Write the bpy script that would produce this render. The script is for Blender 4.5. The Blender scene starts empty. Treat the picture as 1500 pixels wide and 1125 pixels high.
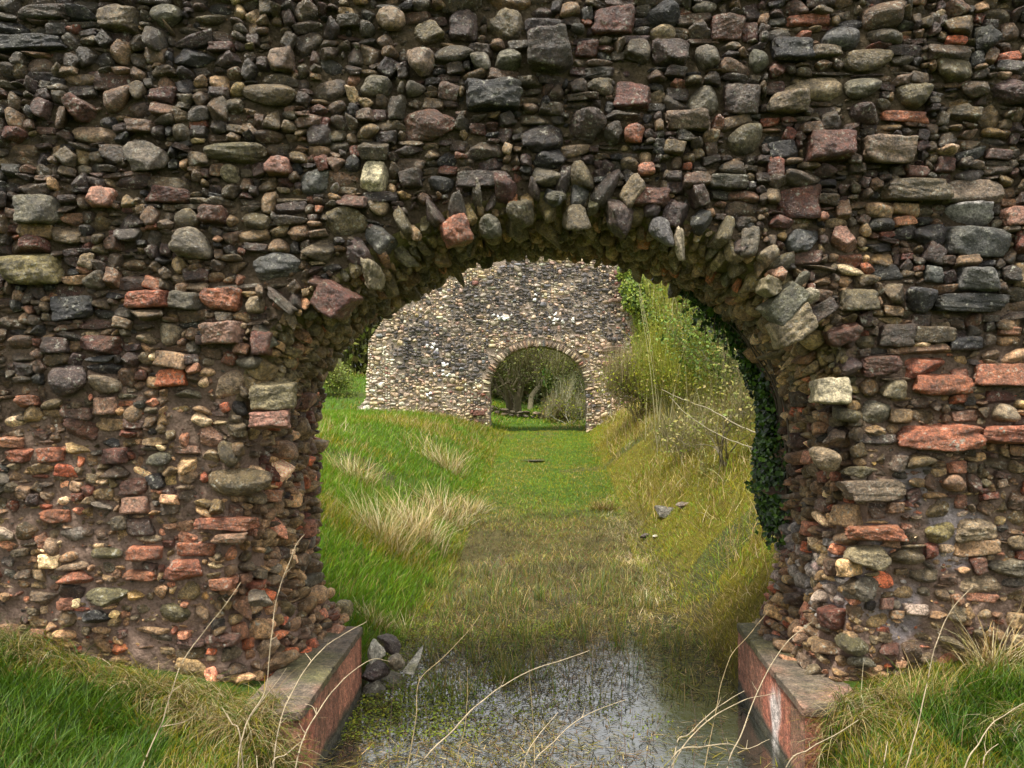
import bpy, math, random
import numpy as np
from mathutils import Vector
random.seed(7); rng = np.random.default_rng(7)
R = math.radians

# ------------------------------------------------------------------ camera, light, exposure
scene = bpy.context.scene
EYE = 1.8; CY = -5.0
cam = bpy.data.objects.new('camera', bpy.data.cameras.new('camera'))
scene.collection.objects.link(cam); scene.camera = cam
cam.location = (0, CY, EYE); cam.rotation_euler = (R(90), 0, 0)
cam.data.sensor_width = 36; cam.data.lens = 30
cam.data.shift_x = -0.03; cam.data.shift_y = -0.0083
cam.data.clip_start = 0.05; cam.data.clip_end = 1000
world = bpy.data.worlds.new('World'); scene.world = world; world.use_nodes = True
wn = world.node_tree; wn.nodes.clear()
SUN_EL, SUN_AZ = 68, -52        # azimuth from -Y (behind the camera), negative = to the left
sky = wn.nodes.new('ShaderNodeTexSky'); sky.sky_type = 'NISHITA'; sky.sun_disc = False
sky.sun_elevation = R(SUN_EL); sky.sun_rotation = R(180 + SUN_AZ); sky.dust_density = 3; sky.air_density = 1.0
hs = wn.nodes.new('ShaderNodeHueSaturation'); hs.inputs['Saturation'].default_value = 0.04
bg = wn.nodes.new('ShaderNodeBackground'); bg.inputs[1].default_value = 0.095
wo = wn.nodes.new('ShaderNodeOutputWorld')
wtc = wn.nodes.new('ShaderNodeTexCoord'); wmp = wn.nodes.new('ShaderNodeMapping'); wmp.inputs['Scale'].default_value = (1, 1, 2.5)
wno = wn.nodes.new('ShaderNodeTexNoise'); wno.inputs['Scale'].default_value = 2.2; wno.inputs['Detail'].default_value = 6
wrp = wn.nodes.new('ShaderNodeMapRange'); wrp.inputs['From Min'].default_value = .3; wrp.inputs['From Max'].default_value = .7
wrp.inputs['To Min'].default_value = .75; wrp.inputs['To Max'].default_value = 2.6
wmx = wn.nodes.new('ShaderNodeVectorMath'); wmx.operation = 'SCALE'
wn.links.new(wtc.outputs['Generated'], wmp.inputs[0]); wn.links.new(wmp.outputs[0], wno.inputs[0]); wn.links.new(wno.outputs[0], wrp.inputs[0])
wn.links.new(sky.outputs[0], hs.inputs['Color']); wn.links.new(hs.outputs[0], wmx.inputs[0]); wn.links.new(wrp.outputs[0], wmx.inputs['Scale'])
wn.links.new(wmx.outputs[0], bg.inputs[0]); wn.links.new(bg.outputs[0], wo.inputs[0])
sl = bpy.data.lights.new('sun', 'SUN'); sl.energy = 3.5; sl.angle = R(11); sl.color = (1, .95, .86)
sun = bpy.data.objects.new('sun', sl); scene.collection.objects.link(sun)
a, e = R(SUN_AZ), R(SUN_EL)
sdir = Vector((math.sin(a)*math.cos(e), -math.cos(a)*math.cos(e), math.sin(e)))
sun.rotation_euler = sdir.to_track_quat('Z', 'Y').to_euler()
scene.view_settings.view_transform = 'Standard'; scene.view_settings.look = 'None'
scene.view_settings.exposure = 0.95; scene.view_settings.gamma = 1
scene.cycles.max_bounces = 5

# ------------------------------------------------------------------ helpers
def wpt(px, py, y):             # where a point seen in the photograph stands, at depth y
    d = y - CY
    return np.array([(px-795)*d/1250, y, EYE - (py-550)*d/1250])

def link(o, parent=None):
    scene.collection.objects.link(o)
    if parent is not None: o.parent = parent
    return o

def tag(o, label=None, cat=None, group=None, kind=None):
    if label: o['label'] = label
    if cat: o['category'] = cat
    if group: o['group'] = group
    if kind: o['kind'] = kind
    return o

def empty(name, loc, label, cat, group=None, kind=None):
    o = bpy.data.objects.new(name, None); o.location = loc; o.empty_display_size = .2
    link(o); return tag(o, label, cat, group, kind)

def mesh_obj(name, V, F, mat, col=None, parent=None, smooth=True, origin=None):
    """V (n,3) array; F list of index arrays of shape (m,3) or (m,4); world coordinates"""
    V = np.asarray(V, dtype=np.float32)
    off = np.array(parent.location if parent is not None and origin is None else (origin if origin is not None else (0, 0, 0)), dtype=np.float32)
    V = V - off
    me = bpy.data.meshes.new(name)
    if not isinstance(F, (list, tuple)): F = [F]
    F = [np.asarray(f, dtype=np.int32) for f in F if len(f)]
    tot = np.concatenate([np.full(len(f), f.shape[1], dtype=np.int32) for f in F])
    idx = np.concatenate([f.ravel() for f in F])
    me.vertices.add(len(V)); me.vertices.foreach_set('co', V.ravel())
    me.loops.add(len(idx)); me.loops.foreach_set('vertex_index', idx)
    me.polygons.add(len(tot))
    st = np.concatenate([[0], np.cumsum(tot)[:-1]]).astype(np.int32)
    me.polygons.foreach_set('loop_start', st); me.polygons.foreach_set('loop_total', tot)
    me.polygons.foreach_set('use_smooth', np.full(len(tot), smooth, dtype=bool))
    me.update(calc_edges=True)
    if col is not None:
        at = me.color_attributes.new('Col', 'FLOAT_COLOR', 'POINT')
        c = np.ones((len(V), 4), dtype=np.float32); c[:, :3] = col
        at.data.foreach_set('color', c.ravel())
    me.materials.append(mat)
    o = bpy.data.objects.new(name, me)
    if origin is not None and parent is None: o.location = origin
    return link(o, parent)

_ph = np.random.default_rng(3).uniform(0, 6.28, (64, 3)); _dr = np.random.default_rng(4).normal(size=(64, 3)); _dr /= np.linalg.norm(_dr, axis=1)[:, None]
def noise(P, scale, seed=0, octv=3):      # smooth pseudo noise, about -1..1
    P = np.asarray(P, dtype=float)
    if P.shape[-1] == 2: P = np.concatenate([P, np.zeros(P.shape[:-1]+(1,))], -1)
    out = np.zeros(P.shape[:-1]); amp = 1; tot = 0
    for o in range(octv):
        a = 0
        for k in range(4):
            i = (seed*7 + o*4 + k) % 64; j = (seed*5+o*11+k*3+1) % 64
            q = P @ _dr[i] * scale * (2**o) * (1 + .23*k)
            w = P @ _dr[j] * scale * (2**o) * .8
            a = a + np.sin(q + _ph[i, 0] + 1.3*np.sin(w + _ph[j, 1]))
        out += amp*a/2.6; tot += amp; amp *= .5
    return out/tot

def sstep(x, a, b):
    t = np.clip((x-a)/(b-a), 0, 1); return t*t*(3-2*t)

# ------------------------------------------------------------------ materials
def M_new(name):
    m = bpy.data.materials.new(name); m.use_nodes = True
    nt = m.node_tree; b = nt.nodes['Principled BSDF']
    return m, nt, b
def N(nt, t, **kw):
    n = nt.nodes.new(t)
    for k, v in kw.items():
        if k in n.inputs: n.inputs[k].default_value = v
        else: setattr(n, k, v)
    return n
def noise_node(nt, scale, detail=4, rough=.6, coord=None):
    n = N(nt, 'ShaderNodeTexNoise'); n.inputs['Scale'].default_value = scale; n.inputs['Detail'].default_value = detail; n.inputs['Roughness'].default_value = rough
    nt.links.new(coord, n.inputs['Vector']); return n
def mrange(nt, src, a, b, c, d):
    n = N(nt, 'ShaderNodeMapRange'); nt.links.new(src, n.inputs['Value'])
    for k, v in zip(('From Min', 'From Max', 'To Min', 'To Max'), (a, b, c, d)): n.inputs[k].default_value = v
    return n.outputs[0]
def mixc(nt, fac, a, b, mode='MIX'):
    n = N(nt, 'ShaderNodeMix', data_type='RGBA', blend_type=mode)
    for s, v in ((n.inputs[0], fac), (n.inputs[6], a), (n.inputs[7], b)):
        if isinstance(v, bpy.types.NodeSocket): nt.links.new(v, s)
        elif isinstance(v, (int, float)): s.default_value = v
        else: s.default_value = (*v, 1)
    return n.outputs[2]
def scalec(nt, col, fac):
    n = N(nt, 'ShaderNodeVectorMath', operation='SCALE'); nt.links.new(col, n.inputs[0]); nt.links.new(fac, n.inputs['Scale']); return n.outputs[0]

def stone_mat(name, lichen=.5, moss=.3, rlo=.3, rhi=.75, bump=1.0, dots=.5):
    m, nt, b = M_new(name)
    geo = N(nt, 'ShaderNodeNewGeometry'); pos = geo.outputs['Position']
    at = N(nt, 'ShaderNodeAttribute', attribute_name='Col')
    n1 = noise_node(nt, 14, 6, .65, pos); n2 = noise_node(nt, 90, 5, .7, pos); n3 = noise_node(nt, 30, 6, .7, pos)
    n4 = noise_node(nt, 4.5, 4, .6, pos); n5 = noise_node(nt, 40, 5, .65, pos); n6 = noise_node(nt, 130, 3, .6, pos)
    c = scalec(nt, at.outputs['Color'], mrange(nt, n1.outputs[0], .30, .70, .38, 1.8))
    n7 = noise_node(nt, 48, 4, .75, pos)
    c = scalec(nt, c, mrange(nt, n2.outputs[0], .32, .68, .45, 1.6))
    c = scalec(nt, c, mrange(nt, n7.outputs[0], .36, .64, .5, 1.6))
    # hue mottling
    c = mixc(nt, mrange(nt, n3.outputs[0], .5, .7, 0, .35), c, (.16, .12, .07))
    # moss / algae film
    c = mixc(nt, mrange(nt, n4.outputs[0], .47, .66, 0, moss), c, (.075, .078, .022))
    # pale lichen crusts and tiny pale dots
    lm = N(nt, 'ShaderNodeMath', operation='MULTIPLY'); nt.links.new(mrange(nt, n5.outputs[0], .55, .62, 0, 1), lm.inputs[0]); nt.links.new(mrange(nt, n1.outputs[0], .5, .6, 0, lichen), lm.inputs[1])
    c = mixc(nt, lm.outputs[0], c, (.40, .38, .30))
    c = mixc(nt, mrange(nt, n6.outputs[0], .64, .72, 0, dots), c, (.6, .57, .5))
    nt.links.new(c, b.inputs['Base Color'])
    nt.links.new(mrange(nt, n3.outputs[0], .35, .65, rhi, rlo), b.inputs['Roughness'])
    b.inputs['Specular IOR Level'].default_value = .6
    h = N(nt, 'ShaderNodeMath', operation='ADD'); nt.links.new(mrange(nt, n3.outputs[0], .2, .8, 0, 1.2), h.inputs[0]); nt.links.new(mrange(nt, n2.outputs[0], .2, .8, 0, .8), h.inputs[1])
    bp = N(nt, 'ShaderNodeBump'); bp.inputs['Strength'].default_value = 1; bp.inputs['Distance'].default_value = .011*bump
    nt.links.new(h.outputs[0], bp.inputs['Height']); nt.links.new(bp.outputs[0], b.inputs['Normal'])
    return m

def mortar_mat(name, bump=1.0):
    m, nt, b = M_new(name)
    geo = N(nt, 'ShaderNodeNewGeometry'); pos = geo.outputs['Position']
    at = N(nt, 'ShaderNodeAttribute', attribute_name='Col')
    n1 = noise_node(nt, 7, 6, .65, pos); n2 = noise_node(nt, 60, 6, .75, pos); v = N(nt, 'ShaderNodeTexVoronoi'); v.inputs['Scale'].default_value = 42; nt.links.new(pos, v.inputs['Vector'])
    c = scalec(nt, at.outputs['Color'], mrange(nt, n1.outputs[0], .3, .7, .55, 1.4))
    c = scalec(nt, c, mrange(nt, n2.outputs[0], .3, .7, .6, 1.4))
    c = mixc(nt, mrange(nt, v.outputs['Distance'], .1, .25, .35, 0), c, (.3, .25, .19))
    nt.links.new(c, b.inputs['Base Color']); b.inputs['Roughness'].default_value = .92; b.inputs['Specular IOR Level'].default_value = .2
    h = N(nt, 'ShaderNodeMath', operation='SUBTRACT'); nt.links.new(mrange(nt, n2.outputs[0], .2, .8, 0, 1.5), h.inputs[0]); nt.links.new(v.outputs['Distance'], h.inputs[1])
    bp = N(nt, 'ShaderNodeBump'); bp.inputs['Strength'].default_value = 1; bp.inputs['Distance'].default_value = .012*bump
    nt.links.new(h.outputs[0], bp.inputs['Height']); nt.links.new(bp.outputs[0], b.inputs['Normal'])
    return m

def leaf_mat(name, rough=.55, trans=.3, spec=.3):
    m, nt, b = M_new(name)
    at = N(nt, 'ShaderNodeAttribute', attribute_name='Col')
    nt.links.new(at.outputs['Color'], b.inputs['Base Color']); b.inputs['Roughness'].default_value = rough; b.inputs['Specular IOR Level'].default_value = spec
    if trans:
        t = N(nt, 'ShaderNodeBsdfTranslucent'); nt.links.new(at.outputs['Color'], t.inputs[0])
        mx = N(nt, 'ShaderNodeMixShader'); mx.inputs[0].default_value = trans
        nt.links.new(b.outputs[0], mx.inputs[1]); nt.links.new(t.outputs[0], mx.inputs[2]); nt.links.new(mx.outputs[0], nt.nodes['Material Output'].inputs['Surface'])
    return m

def bark_mat(name):
    m, nt, b = M_new(name)
    geo = N(nt, 'ShaderNodeNewGeometry'); pos = geo.outputs['Position']
    at = N(nt, 'ShaderNodeAttribute', attribute_name='Col')
    mp = N(nt, 'ShaderNodeMapping'); mp.inputs['Scale'].default_value = (1, 1, .25); nt.links.new(pos, mp.inputs[0])
    n1 = noise_node(nt, 30, 6, .7, mp.outputs[0])
    nt.links.new(scalec(nt, at.outputs['Color'], mrange(nt, n1.outputs[0], .3, .7, .5, 1.5)), b.inputs['Base Color']); b.inputs['Roughness'].default_value = .85
    bp = N(nt, 'ShaderNodeBump'); bp.inputs['Strength'].default_value = .8; bp.inputs['Distance'].default_value = .02
    nt.links.new(n1.outputs[0], bp.inputs['Height']); nt.links.new(bp.outputs[0], b.inputs['Normal'])
    return m

M_stone = stone_mat('wet_rubble_stone', lichen=.9, moss=.2, rlo=.2, rhi=.7, dots=.8)
M_far = stone_mat('pale_rubble_stone', lichen=.5, moss=.15, rlo=.6, rhi=.9, bump=.8, dots=.3)
M_mortar = mortar_mat('lime_mortar')
M_sand = stone_mat('red_sandstone', lichen=.25, moss=.25, rlo=.55, rhi=.9, bump=.6, dots=.3)
M_soil = mortar_mat('ground_soil', 1.6)
M_grass = leaf_mat('grass_blade', .5, .35)
M_dry = leaf_mat('dry_grass_blade', .6, .25)
M_leaf = leaf_mat('leaf', .5, .3)
M_ivy = leaf_mat('ivy_leaf', .34, .15, .4)
M_bark = bark_mat('bark')

# ------------------------------------------------------------------ terrain
YB = [-40, -6, -2.2, -1.1, -.55, -.2, 2.0, 3.2, 4.5, 6.5, 9, 14, 19, 30, 90, 300]
ZB = [.6, .25, .12, -.16, -.48, -.74, -.60, -.535, -.505, -.46, -.32, -.06, .2, .3, .5, 1]
def gz(x, y, fine=True):
    x = np.asarray(x, float); y = np.asarray(y, float)
    bed = np.interp(y, YB, ZB)
    # behind the wall
    sl_ = np.clip((-x-1.2)/2.4, 0, 1)**.85; hl = .78
    sr = np.clip((x-1.28)/2.9, 0, 1)**.85; hr = 1.65
    far = bed + (hl-bed)*sstep(sl_, -.35, 1.05)*(sl_ > 0)*1.0 + (hr-bed)*sstep(sr, -.35, 1.05)*(sr > 0)
    k = sstep(0.0, -.35, 1.05)
    far = bed + np.maximum(hl-bed, 0)*np.where(sl_ > 0, (sstep(sl_, -.35, 1.05)-k)/(1-k), 0) + np.maximum(hr-bed, 0)*np.where(sr > 0, (sstep(sr, -.35, 1.05)-k)/(1-k), 0)
    # before the wall
    side = -.03 + .19*np.clip(np.abs(x)-1.62, 0, 4)
    e1 = sstep(-x, 1.22, 1.50) + sstep(x, 1.34, 1.62)
    near = bed + (np.maximum(side, bed+.02)-bed)*np.clip(e1, 0, 1)
    far = far + 1.0*sstep(y, 20.5, 31)*sstep(-x, 3.5, 7)
    w = sstep(y, .9, 1.9)
    z = near*(1-w) + far*w
    if fine:
        P = np.stack([x, y], -1)
        amp = .035 + .02*w; inch = (np.abs(x) < 1.2)
        z = z + amp*noise(P, 1.6, 1)*np.where(inch & (y < 9), .5, 1) + .012*noise(P, 9, 2)
        z = z + np.where(inch & (y > 1.2) & (y < 9), .025*noise(P, 5, 5), 0)
    return z

def grow(a, b, d, far_to, g=1.16):
    c = list(np.arange(a, b+1e-6, d)); s = d
    while c[-1] < far_to: s *= g; c.append(c[-1]+s)
    s = d; lo = []
    x = a
    return c
xs = grow(0, 4.2, .06, 220); xs = np.array([-v for v in xs[:0:-1]] + xs)
ys = grow(-3.2, 9, .06, 20, 1.02); ys = ys + [ys[-1] + (k+1)*.4*(1.13**k) for k in range(42)]
yl = [-3.2 - .1*(1.3**k) for k in range(1, 26)][::-1]
ys = np.array(yl + ys)
GX, GY = np.meshgrid(xs, ys)
GZ = gz(GX, GY)
V = np.stack([GX, GY, GZ], -1).reshape(-1, 3)
nx, ny = len(xs), len(ys)
I = np.arange(nx*ny).reshape(ny, nx)
F = np.stack([I[:-1, :-1], I[:-1, 1:], I[1:, 1:], I[1:, :-1]], -1).reshape(-1, 4)
mud = np.array([.10, .085, .03]); grn = np.array([.06, .11, .008]); mossc = np.array([.18, .155, .008]); brn = np.array([.10, .08, .04])
X, Y = V[:, 0], V[:, 1]
nz = noise(V[:, :2], 1.3, 4)[:, None]
c = np.where(((X < 0) | (Y > 20) | (Y < 0) | (np.abs(X) < 1.3))[:, None], grn, mossc*.75+brn*.25) + 0*nz
c = np.where(nz > .6, brn*.6+grn*.4, c)
inb = (sstep(1.45-np.abs(X-.05)+.12*nz[:, 0], -.1, .2)*sstep(Y, -1.2, -.8)*(1-sstep(Y+1.1*nz[:, 0], 6.5, 10)))[:, None]
c = mud*inb+c*(1-inb)
ground = mesh_obj('ground', V, F, M_soil, c); tag(ground, kind='structure')

# water
m, nt, b = M_new('still_water')
geo = N(nt, 'ShaderNodeNewGeometry'); nn = noise_node(nt, 9, 4, .6, geo.outputs['Position']); n2 = noise_node(nt, 45, 3, .6, geo.outputs['Position'])
b.inputs['Base Color'].default_value = (.018, .02, .014, 1); b.inputs['Roughness'].default_value = .06; b.inputs['IOR'].default_value = 2.0
b.inputs['Specular IOR Level'].default_value = 1.0; b.inputs['Coat Weight'].default_value = 1; b.inputs['Coat Roughness'].default_value = .05
hh = N(nt, 'ShaderNodeMath', operation='ADD'); nt.links.new(nn.outputs[0], hh.inputs[0]); nt.links.new(mrange(nt, n2.outputs[0], 0, 1, 0, .25), hh.inputs[1])
bp = N(nt, 'ShaderNodeBump'); bp.inputs['Strength'].default_value = .35; bp.inputs['Distance'].default_value = .01
nt.links.new(hh.outputs[0], bp.inputs['Height']); nt.links.new(bp.outputs[0], b.inputs['Normal'])
M_water = m
WZ = -.5
V = np.array([[-1.295, -.75, WZ], [1.415, -.75, WZ], [1.415, 1.15, WZ], [-1.295, 1.15, WZ], [1.9, 1.2, WZ], [1.9, 9, WZ], [-1.9, 9, WZ], [-1.9, 1.2, WZ]])
water = mesh_obj('water', V, [np.array([[0, 1, 2, 3], [3, 2, 4, 7], [7, 4, 5, 6]])], M_water, smooth=False); tag(water, kind='structure')
M_puddle = M_water.copy(); M_puddle.name = 'muddy_puddle'; pb = M_puddle.node_tree.nodes['Principled BSDF']; pb.inputs['Base Color'].default_value = (.16, .15, .11, 1); pb.inputs['Roughness'].default_value = .25
zc = float(gz(np.array([-.1]), np.array([13.8]), False)[0])
an = np.linspace(0, 2*np.pi, 28, endpoint=False)
pud = np.stack([-.22 + (.26+.06*np.sin(3*an))*np.cos(an), 13.6 + .15*np.sin(an)+.05*np.sin(2*an), np.full(28, zc+.025)], -1)
pw = mesh_obj('puddle', np.vstack([pud.mean(0), pud]), np.array([[0, 1+i, 1+(i+1) % 28] for i in range(28)]), M_puddle, smooth=False); tag(pw, kind='structure')

# ------------------------------------------------------------------ stones
def ico(level):
    t = (1+5**.5)/2
    v = [(-1,t,0),(1,t,0),(-1,-t,0),(1,-t,0),(0,-1,t),(0,1,t),(0,-1,-t),(0,1,-t),(t,0,-1),(t,0,1),(-t,0,-1),(-t,0,1)]
    v = [np.array(p)/np.linalg.norm(p) for p in v]
    f = [(0,11,5),(0,5,1),(0,1,7),(0,7,10),(0,10,11),(1,5,9),(5,11,4),(11,10,2),(10,7,6),(7,1,8),(3,9,4),(3,4,2),(3,2,6),(3,6,8),(3,8,9),(4,9,5),(2,4,11),(6,2,10),(8,6,7),(9,8,1)]
    for _ in range(level):
        cache = {}; nf = []
        def mid(a, b):
            k = (min(a, b), max(a, b))
            if k not in cache:
                p = v[a]+v[b]; v.append(p/np.linalg.norm(p)); cache[k] = len(v)-1
            return cache[k]
        for a, b, c in f:
            x, y, z = mid(a, b), mid(b, c), mid(c, a); nf += [(a, x, z), (b, y, x), (c, z, y), (x, y, z)]
        f = nf
    return np.array(v), np.array(f)
ICO = {}
for L in (1, 2, 3, 4):
    v, f = ico(L); ICO[(L, 'full')] = (v, f)
    keep = v[f].mean(1)[:, 2] > -.42; f = f[keep]
    u, inv = np.unique(f, return_inverse=True); ICO[(L, 'half')] = (v[u], inv.reshape(f.shape))
BOX = np.array([[1,0,0],[-1,0,0],[0,1,0],[0,-1,0],[0,0,1],[0,0,-1]], float)
def stone_shape(D, kind, r, small=False):
    """unit-size stone from directions D: smooth intersection of half spaces, plus wear"""
    if kind == 'c':   p, jit, nr, lo, hi, am = r.uniform(2.8, 5.5), .24, 6, .80, 1.12, .045
    elif kind == 'a': p, jit, nr, lo, hi, am = r.uniform(10, 20), .40, 9, .70, 1.08, .055
    else:             p, jit, nr, lo, hi, am = 16, .09, 7, 1.12, 1.45, .05
    n = BOX + r.normal(0, jit, BOX.shape); n /= np.linalg.norm(n, axis=1)[:, None]
    e = r.normal(size=(nr, 3)); e /= np.linalg.norm(e, axis=1)[:, None]
    n = np.vstack([n, e]); a = np.concatenate([r.uniform(.93, 1.03, 6), r.uniform(lo, hi, nr)])
    q = np.clip(D @ n.T, 0, None)/a
    rad = (q**p).sum(1)**(-1/p)
    P = D*rad[:, None]
    if not small:
        w = 0
        for k, fq in enumerate((2.4, 5.5, 11)):
            q_ = 0
            for _ in range(3):
                f1, f2 = r.normal(size=3)*fq*.8, r.normal(size=3)*fq
                q_ = q_ + np.sin(P@f1 + r.uniform(0, 6) + 1.6*np.sin(P@f2 + r.uniform(0, 6)))
            w = w + q_*.5/(1.7**k)
        P = P*(1 + am*w)[:, None]
    m = np.abs(P[:, :2]).max(0); P[:, :2] /= m
    return P
def build_stones(name, S, mat, parent=None, full=False):
    """S: list of (centre, ax(3x3 rows right,up,out), half(3), kind, colour, level)"""
    Vs, Fs, Cs = [], [], []; o = 0
    for (c, A, h, kind, col, lv) in S:
        D, f = ICO[(lv, 'full' if full else 'half')]
        P = stone_shape(D, kind, rng, lv < 2)*np.array(h)
        P = P @ np.array(A) + np.array(c)
        Vs.append(P); Fs.append(f+o); o += len(P)
        Cs.append(np.broadcast_to(np.array(col), P.shape))
    return mesh_obj(name, np.vstack(Vs), [np.vstack(Fs)], mat, np.vstack(Cs), parent)
def frame(right, out, roll=0, yaw=0, pitch=0):
    r = np.array(right, float); r /= np.linalg.norm(r); n = np.array(out, float); n -= r*(n@r); n /= np.linalg.norm(n); u = np.cross(n, r)
    c, s = math.cos(roll), math.sin(roll); r, u = c*r+s*u, -s*r+c*u
    c, s = math.cos(yaw), math.sin(yaw); r, n = c*r+s*n, -s*r+c*n
    c, s = math.cos(pitch), math.sin(pitch); u, n = c*u+s*n, -s*u+c*n
    return np.array([r, u, n])

PAL = dict(D=(.048,.031,.028), K=(.014,.013,.016), G=(.090,.080,.062), O=(.088,.070,.038), T=(.20,.160,.108), R=(.085,.032,.022),
           B=(.23,.083,.047), P=(.24,.130,.100), W=(.36,.33,.26), U=(.068,.070,.076), Y=(.16,.125,.055), M=(.12,.085,.062))
def pal(k, v=.18):
    c = np.array(PAL[k])*np.array([1.06, .97, .80]); return c*rng.uniform(1-v, 1+v)*rng.uniform(.93, 1.07, 3)
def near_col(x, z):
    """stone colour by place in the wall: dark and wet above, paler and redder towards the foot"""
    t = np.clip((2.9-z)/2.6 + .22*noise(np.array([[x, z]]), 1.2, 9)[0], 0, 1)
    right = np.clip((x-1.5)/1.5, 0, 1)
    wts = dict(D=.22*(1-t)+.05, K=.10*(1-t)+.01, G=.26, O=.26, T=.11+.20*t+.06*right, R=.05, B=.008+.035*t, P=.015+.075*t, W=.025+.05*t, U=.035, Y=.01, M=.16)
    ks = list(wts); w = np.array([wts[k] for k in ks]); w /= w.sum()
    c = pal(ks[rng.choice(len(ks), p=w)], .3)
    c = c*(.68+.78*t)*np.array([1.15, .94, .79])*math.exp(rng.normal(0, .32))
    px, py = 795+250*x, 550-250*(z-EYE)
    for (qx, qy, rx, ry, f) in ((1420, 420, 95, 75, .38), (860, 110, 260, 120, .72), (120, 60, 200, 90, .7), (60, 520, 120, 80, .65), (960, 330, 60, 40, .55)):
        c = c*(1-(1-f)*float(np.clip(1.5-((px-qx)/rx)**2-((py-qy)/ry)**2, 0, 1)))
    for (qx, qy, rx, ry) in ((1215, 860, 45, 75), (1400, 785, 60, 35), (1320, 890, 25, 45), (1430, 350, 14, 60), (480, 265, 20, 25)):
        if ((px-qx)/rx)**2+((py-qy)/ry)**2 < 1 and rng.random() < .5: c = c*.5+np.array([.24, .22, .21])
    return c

def pack(W, H, cell, blocked, size_fn, skip=0.0):
    """fill a rectangle from the bottom up with stones of varying size; returns cells (x0,y0,x1,y1)"""
    nx, ny = int(W/cell), int(H/cell)
    occ = blocked.copy(); out = []
    row = 0
    while row < ny:
        free = np.flatnonzero(~occ[row])
        if len(free) == 0: row += 1; continue
        # runs of free cells in this row
        brk = np.flatnonzero(np.diff(free) > 1)
        st = np.concatenate([[free[0]], free[brk+1]]); en = np.concatenate([free[brk], [free[-1]]])+1
        for s, e_ in zip(st, en):
            c = s
            while c < e_:
                w, h = size_fn(c*cell, row*cell); w = max(3, int(w/cell)); h = max(2, int(h/cell))
                left = e_-c
                if left - w < 4: w = left if left < w*1.6 else left//2
                w = min(w, left); h = min(h, ny-row)
                if w < 3 or (w*cell < .05 and rng.random() < .5): occ[row, c:c+w] = True; c += w; continue
                h = min(h, max(2, int(w*1.3)))
                if w*cell > .1 and h*cell < .028: h = int(.03/cell)
                blk = occ[row:row+h, c:c+w].any(1)
                if blk.any(): h = int(np.argmax(blk))
                if h < 2: occ[row, c:c+w] = True; c += w; continue
                occ[row:row+h, c:c+w] = True
                if rng.random() > skip: out.append((c*cell, row*cell, (c+w)*cell, (row+h)*cell))
                c += w
        row += 1
    return out

# ---- arch surface
WT = 1.3
ACX = .025
def arch_pt(t, v, hw=1.74, rise=1.28, spring=1.45, zb=-.15, n1=.5, flare=.14, far=False):
    """t in 0..1 from left foot over the crown to the right foot; v in 0..1 front to back"""
    t = np.asarray(t, float); v = np.asarray(v, float)
    jl = spring-zb; al = 2.3*1.02*((hw+rise)/2.92)*1.0*2; al = np.pi*(3*(hw+rise)-((3*hw+rise)*(hw+3*rise))**.5)/2
    T = 2*jl+al; s = t*T
    hwv = hw - .02*v; rv = rise - .05*v
    ang = np.pi - (s-jl)/al*np.pi
    x = np.where(s < jl, -hwv, np.where(s > jl+al, hwv, hwv*np.cos(ang)))
    z = np.where(s < jl, zb+s, np.where(s > jl+al, zb+(T-s), spring+rv*np.sin(np.clip(ang, 0, np.pi))))
    nxx = np.where(s < jl, -1, np.where(s > jl+al, 1, np.cos(ang))); nzz = np.where((s < jl) | (s > jl+al), 0, np.sin(ang))
    fl = flare*np.clip(1-v/.26, 0, 1)**2
    if not far:
        fl = fl + .035*noise(np.stack([s, v*1.3], -1), 2.6, 11)
        # left foot spreads towards the camera, left haunch sits lower
        x = x - np.where((x < 0), .24*np.clip((.6-z)/.7, 0, 1)*(1-v)**1.2, 0) - np.where(x < 0, -.22, .15)*np.clip((.38-z)/.4, 0, 1)**1.3
        z = z - .09*np.exp(-((x+1.15)/.45)**2)*(z > spring)
    return x + nxx*fl + (ACX if not far else 0), z + nzz*fl, T
def arch_surf(t, v): 
    x, z, T = arch_pt(t, v); return np.stack([x, v*WT+0*x, z], -1)

# ================================================================== near wall
XL, XR, ZT, ZBOT = -4.3, 4.0, 4.75, -.35
wall = empty('arched_rubble_wall', (0, 0, 0), 'dark wet cobble and sandstone rubble wall filling the frame, pierced by the big near arch', 'wall')
NT = 521; tt = np.linspace(0, 1, NT)
# outer border that matches the profile point by point
def border(t, XL=XL, XR=XR, ZT=ZT, ZB=ZBOT):
    x = np.where(t < .3, XL, np.where(t > .7, XR, XL+(XR-XL)*(t-.3)/.4)); z = np.where(t < .3, ZB+(ZT-ZB)*t/.3, np.where(t > .7, ZB+(ZT-ZB)*(1-t)/.3, ZT)); return x, z
def mortar_color(x, z):
    t = np.clip((2.7-z)/2.4 + .25*noise(np.stack([x, z], -1), 1.2, 9), 0, 1)[..., None]
    a_ = np.array([.105, .078, .046]); b_ = np.array([.30, .205, .155]); c = a_*(1-t)+b_*t
    # lime wash-outs
    for (px, py, r_) in ((1215, 850, .22), (1320, 900, .14), (1400, 780, .16), (1290, 780, .1), (120, 890, .07), (80, 830, .05), (1345, 700, .1)):
        q = wpt(px, py, 0); d = np.hypot(x-q[0], (z-q[2])*.8); k = (sstep(r_-d + .07*noise(np.stack([x, z], -1), 14, 6), -.02, .05))[..., None]
        c = c*(1-k*.75) + np.array([.42, .37, .37])*k*.75
    return c
fx, fz, TT = arch_pt(tt, np.zeros(NT)); bx, bz = border(tt)
NS = 190; ss = np.linspace(0, 1, NS)**1.0
FX = fx[None]*(1-ss[:, None]) + bx[None]*ss[:, None]; FZ = fz[None]*(1-ss[:, None]) + bz[None]*ss[:, None]
FP = np.stack([FX, FZ], -1)
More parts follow.
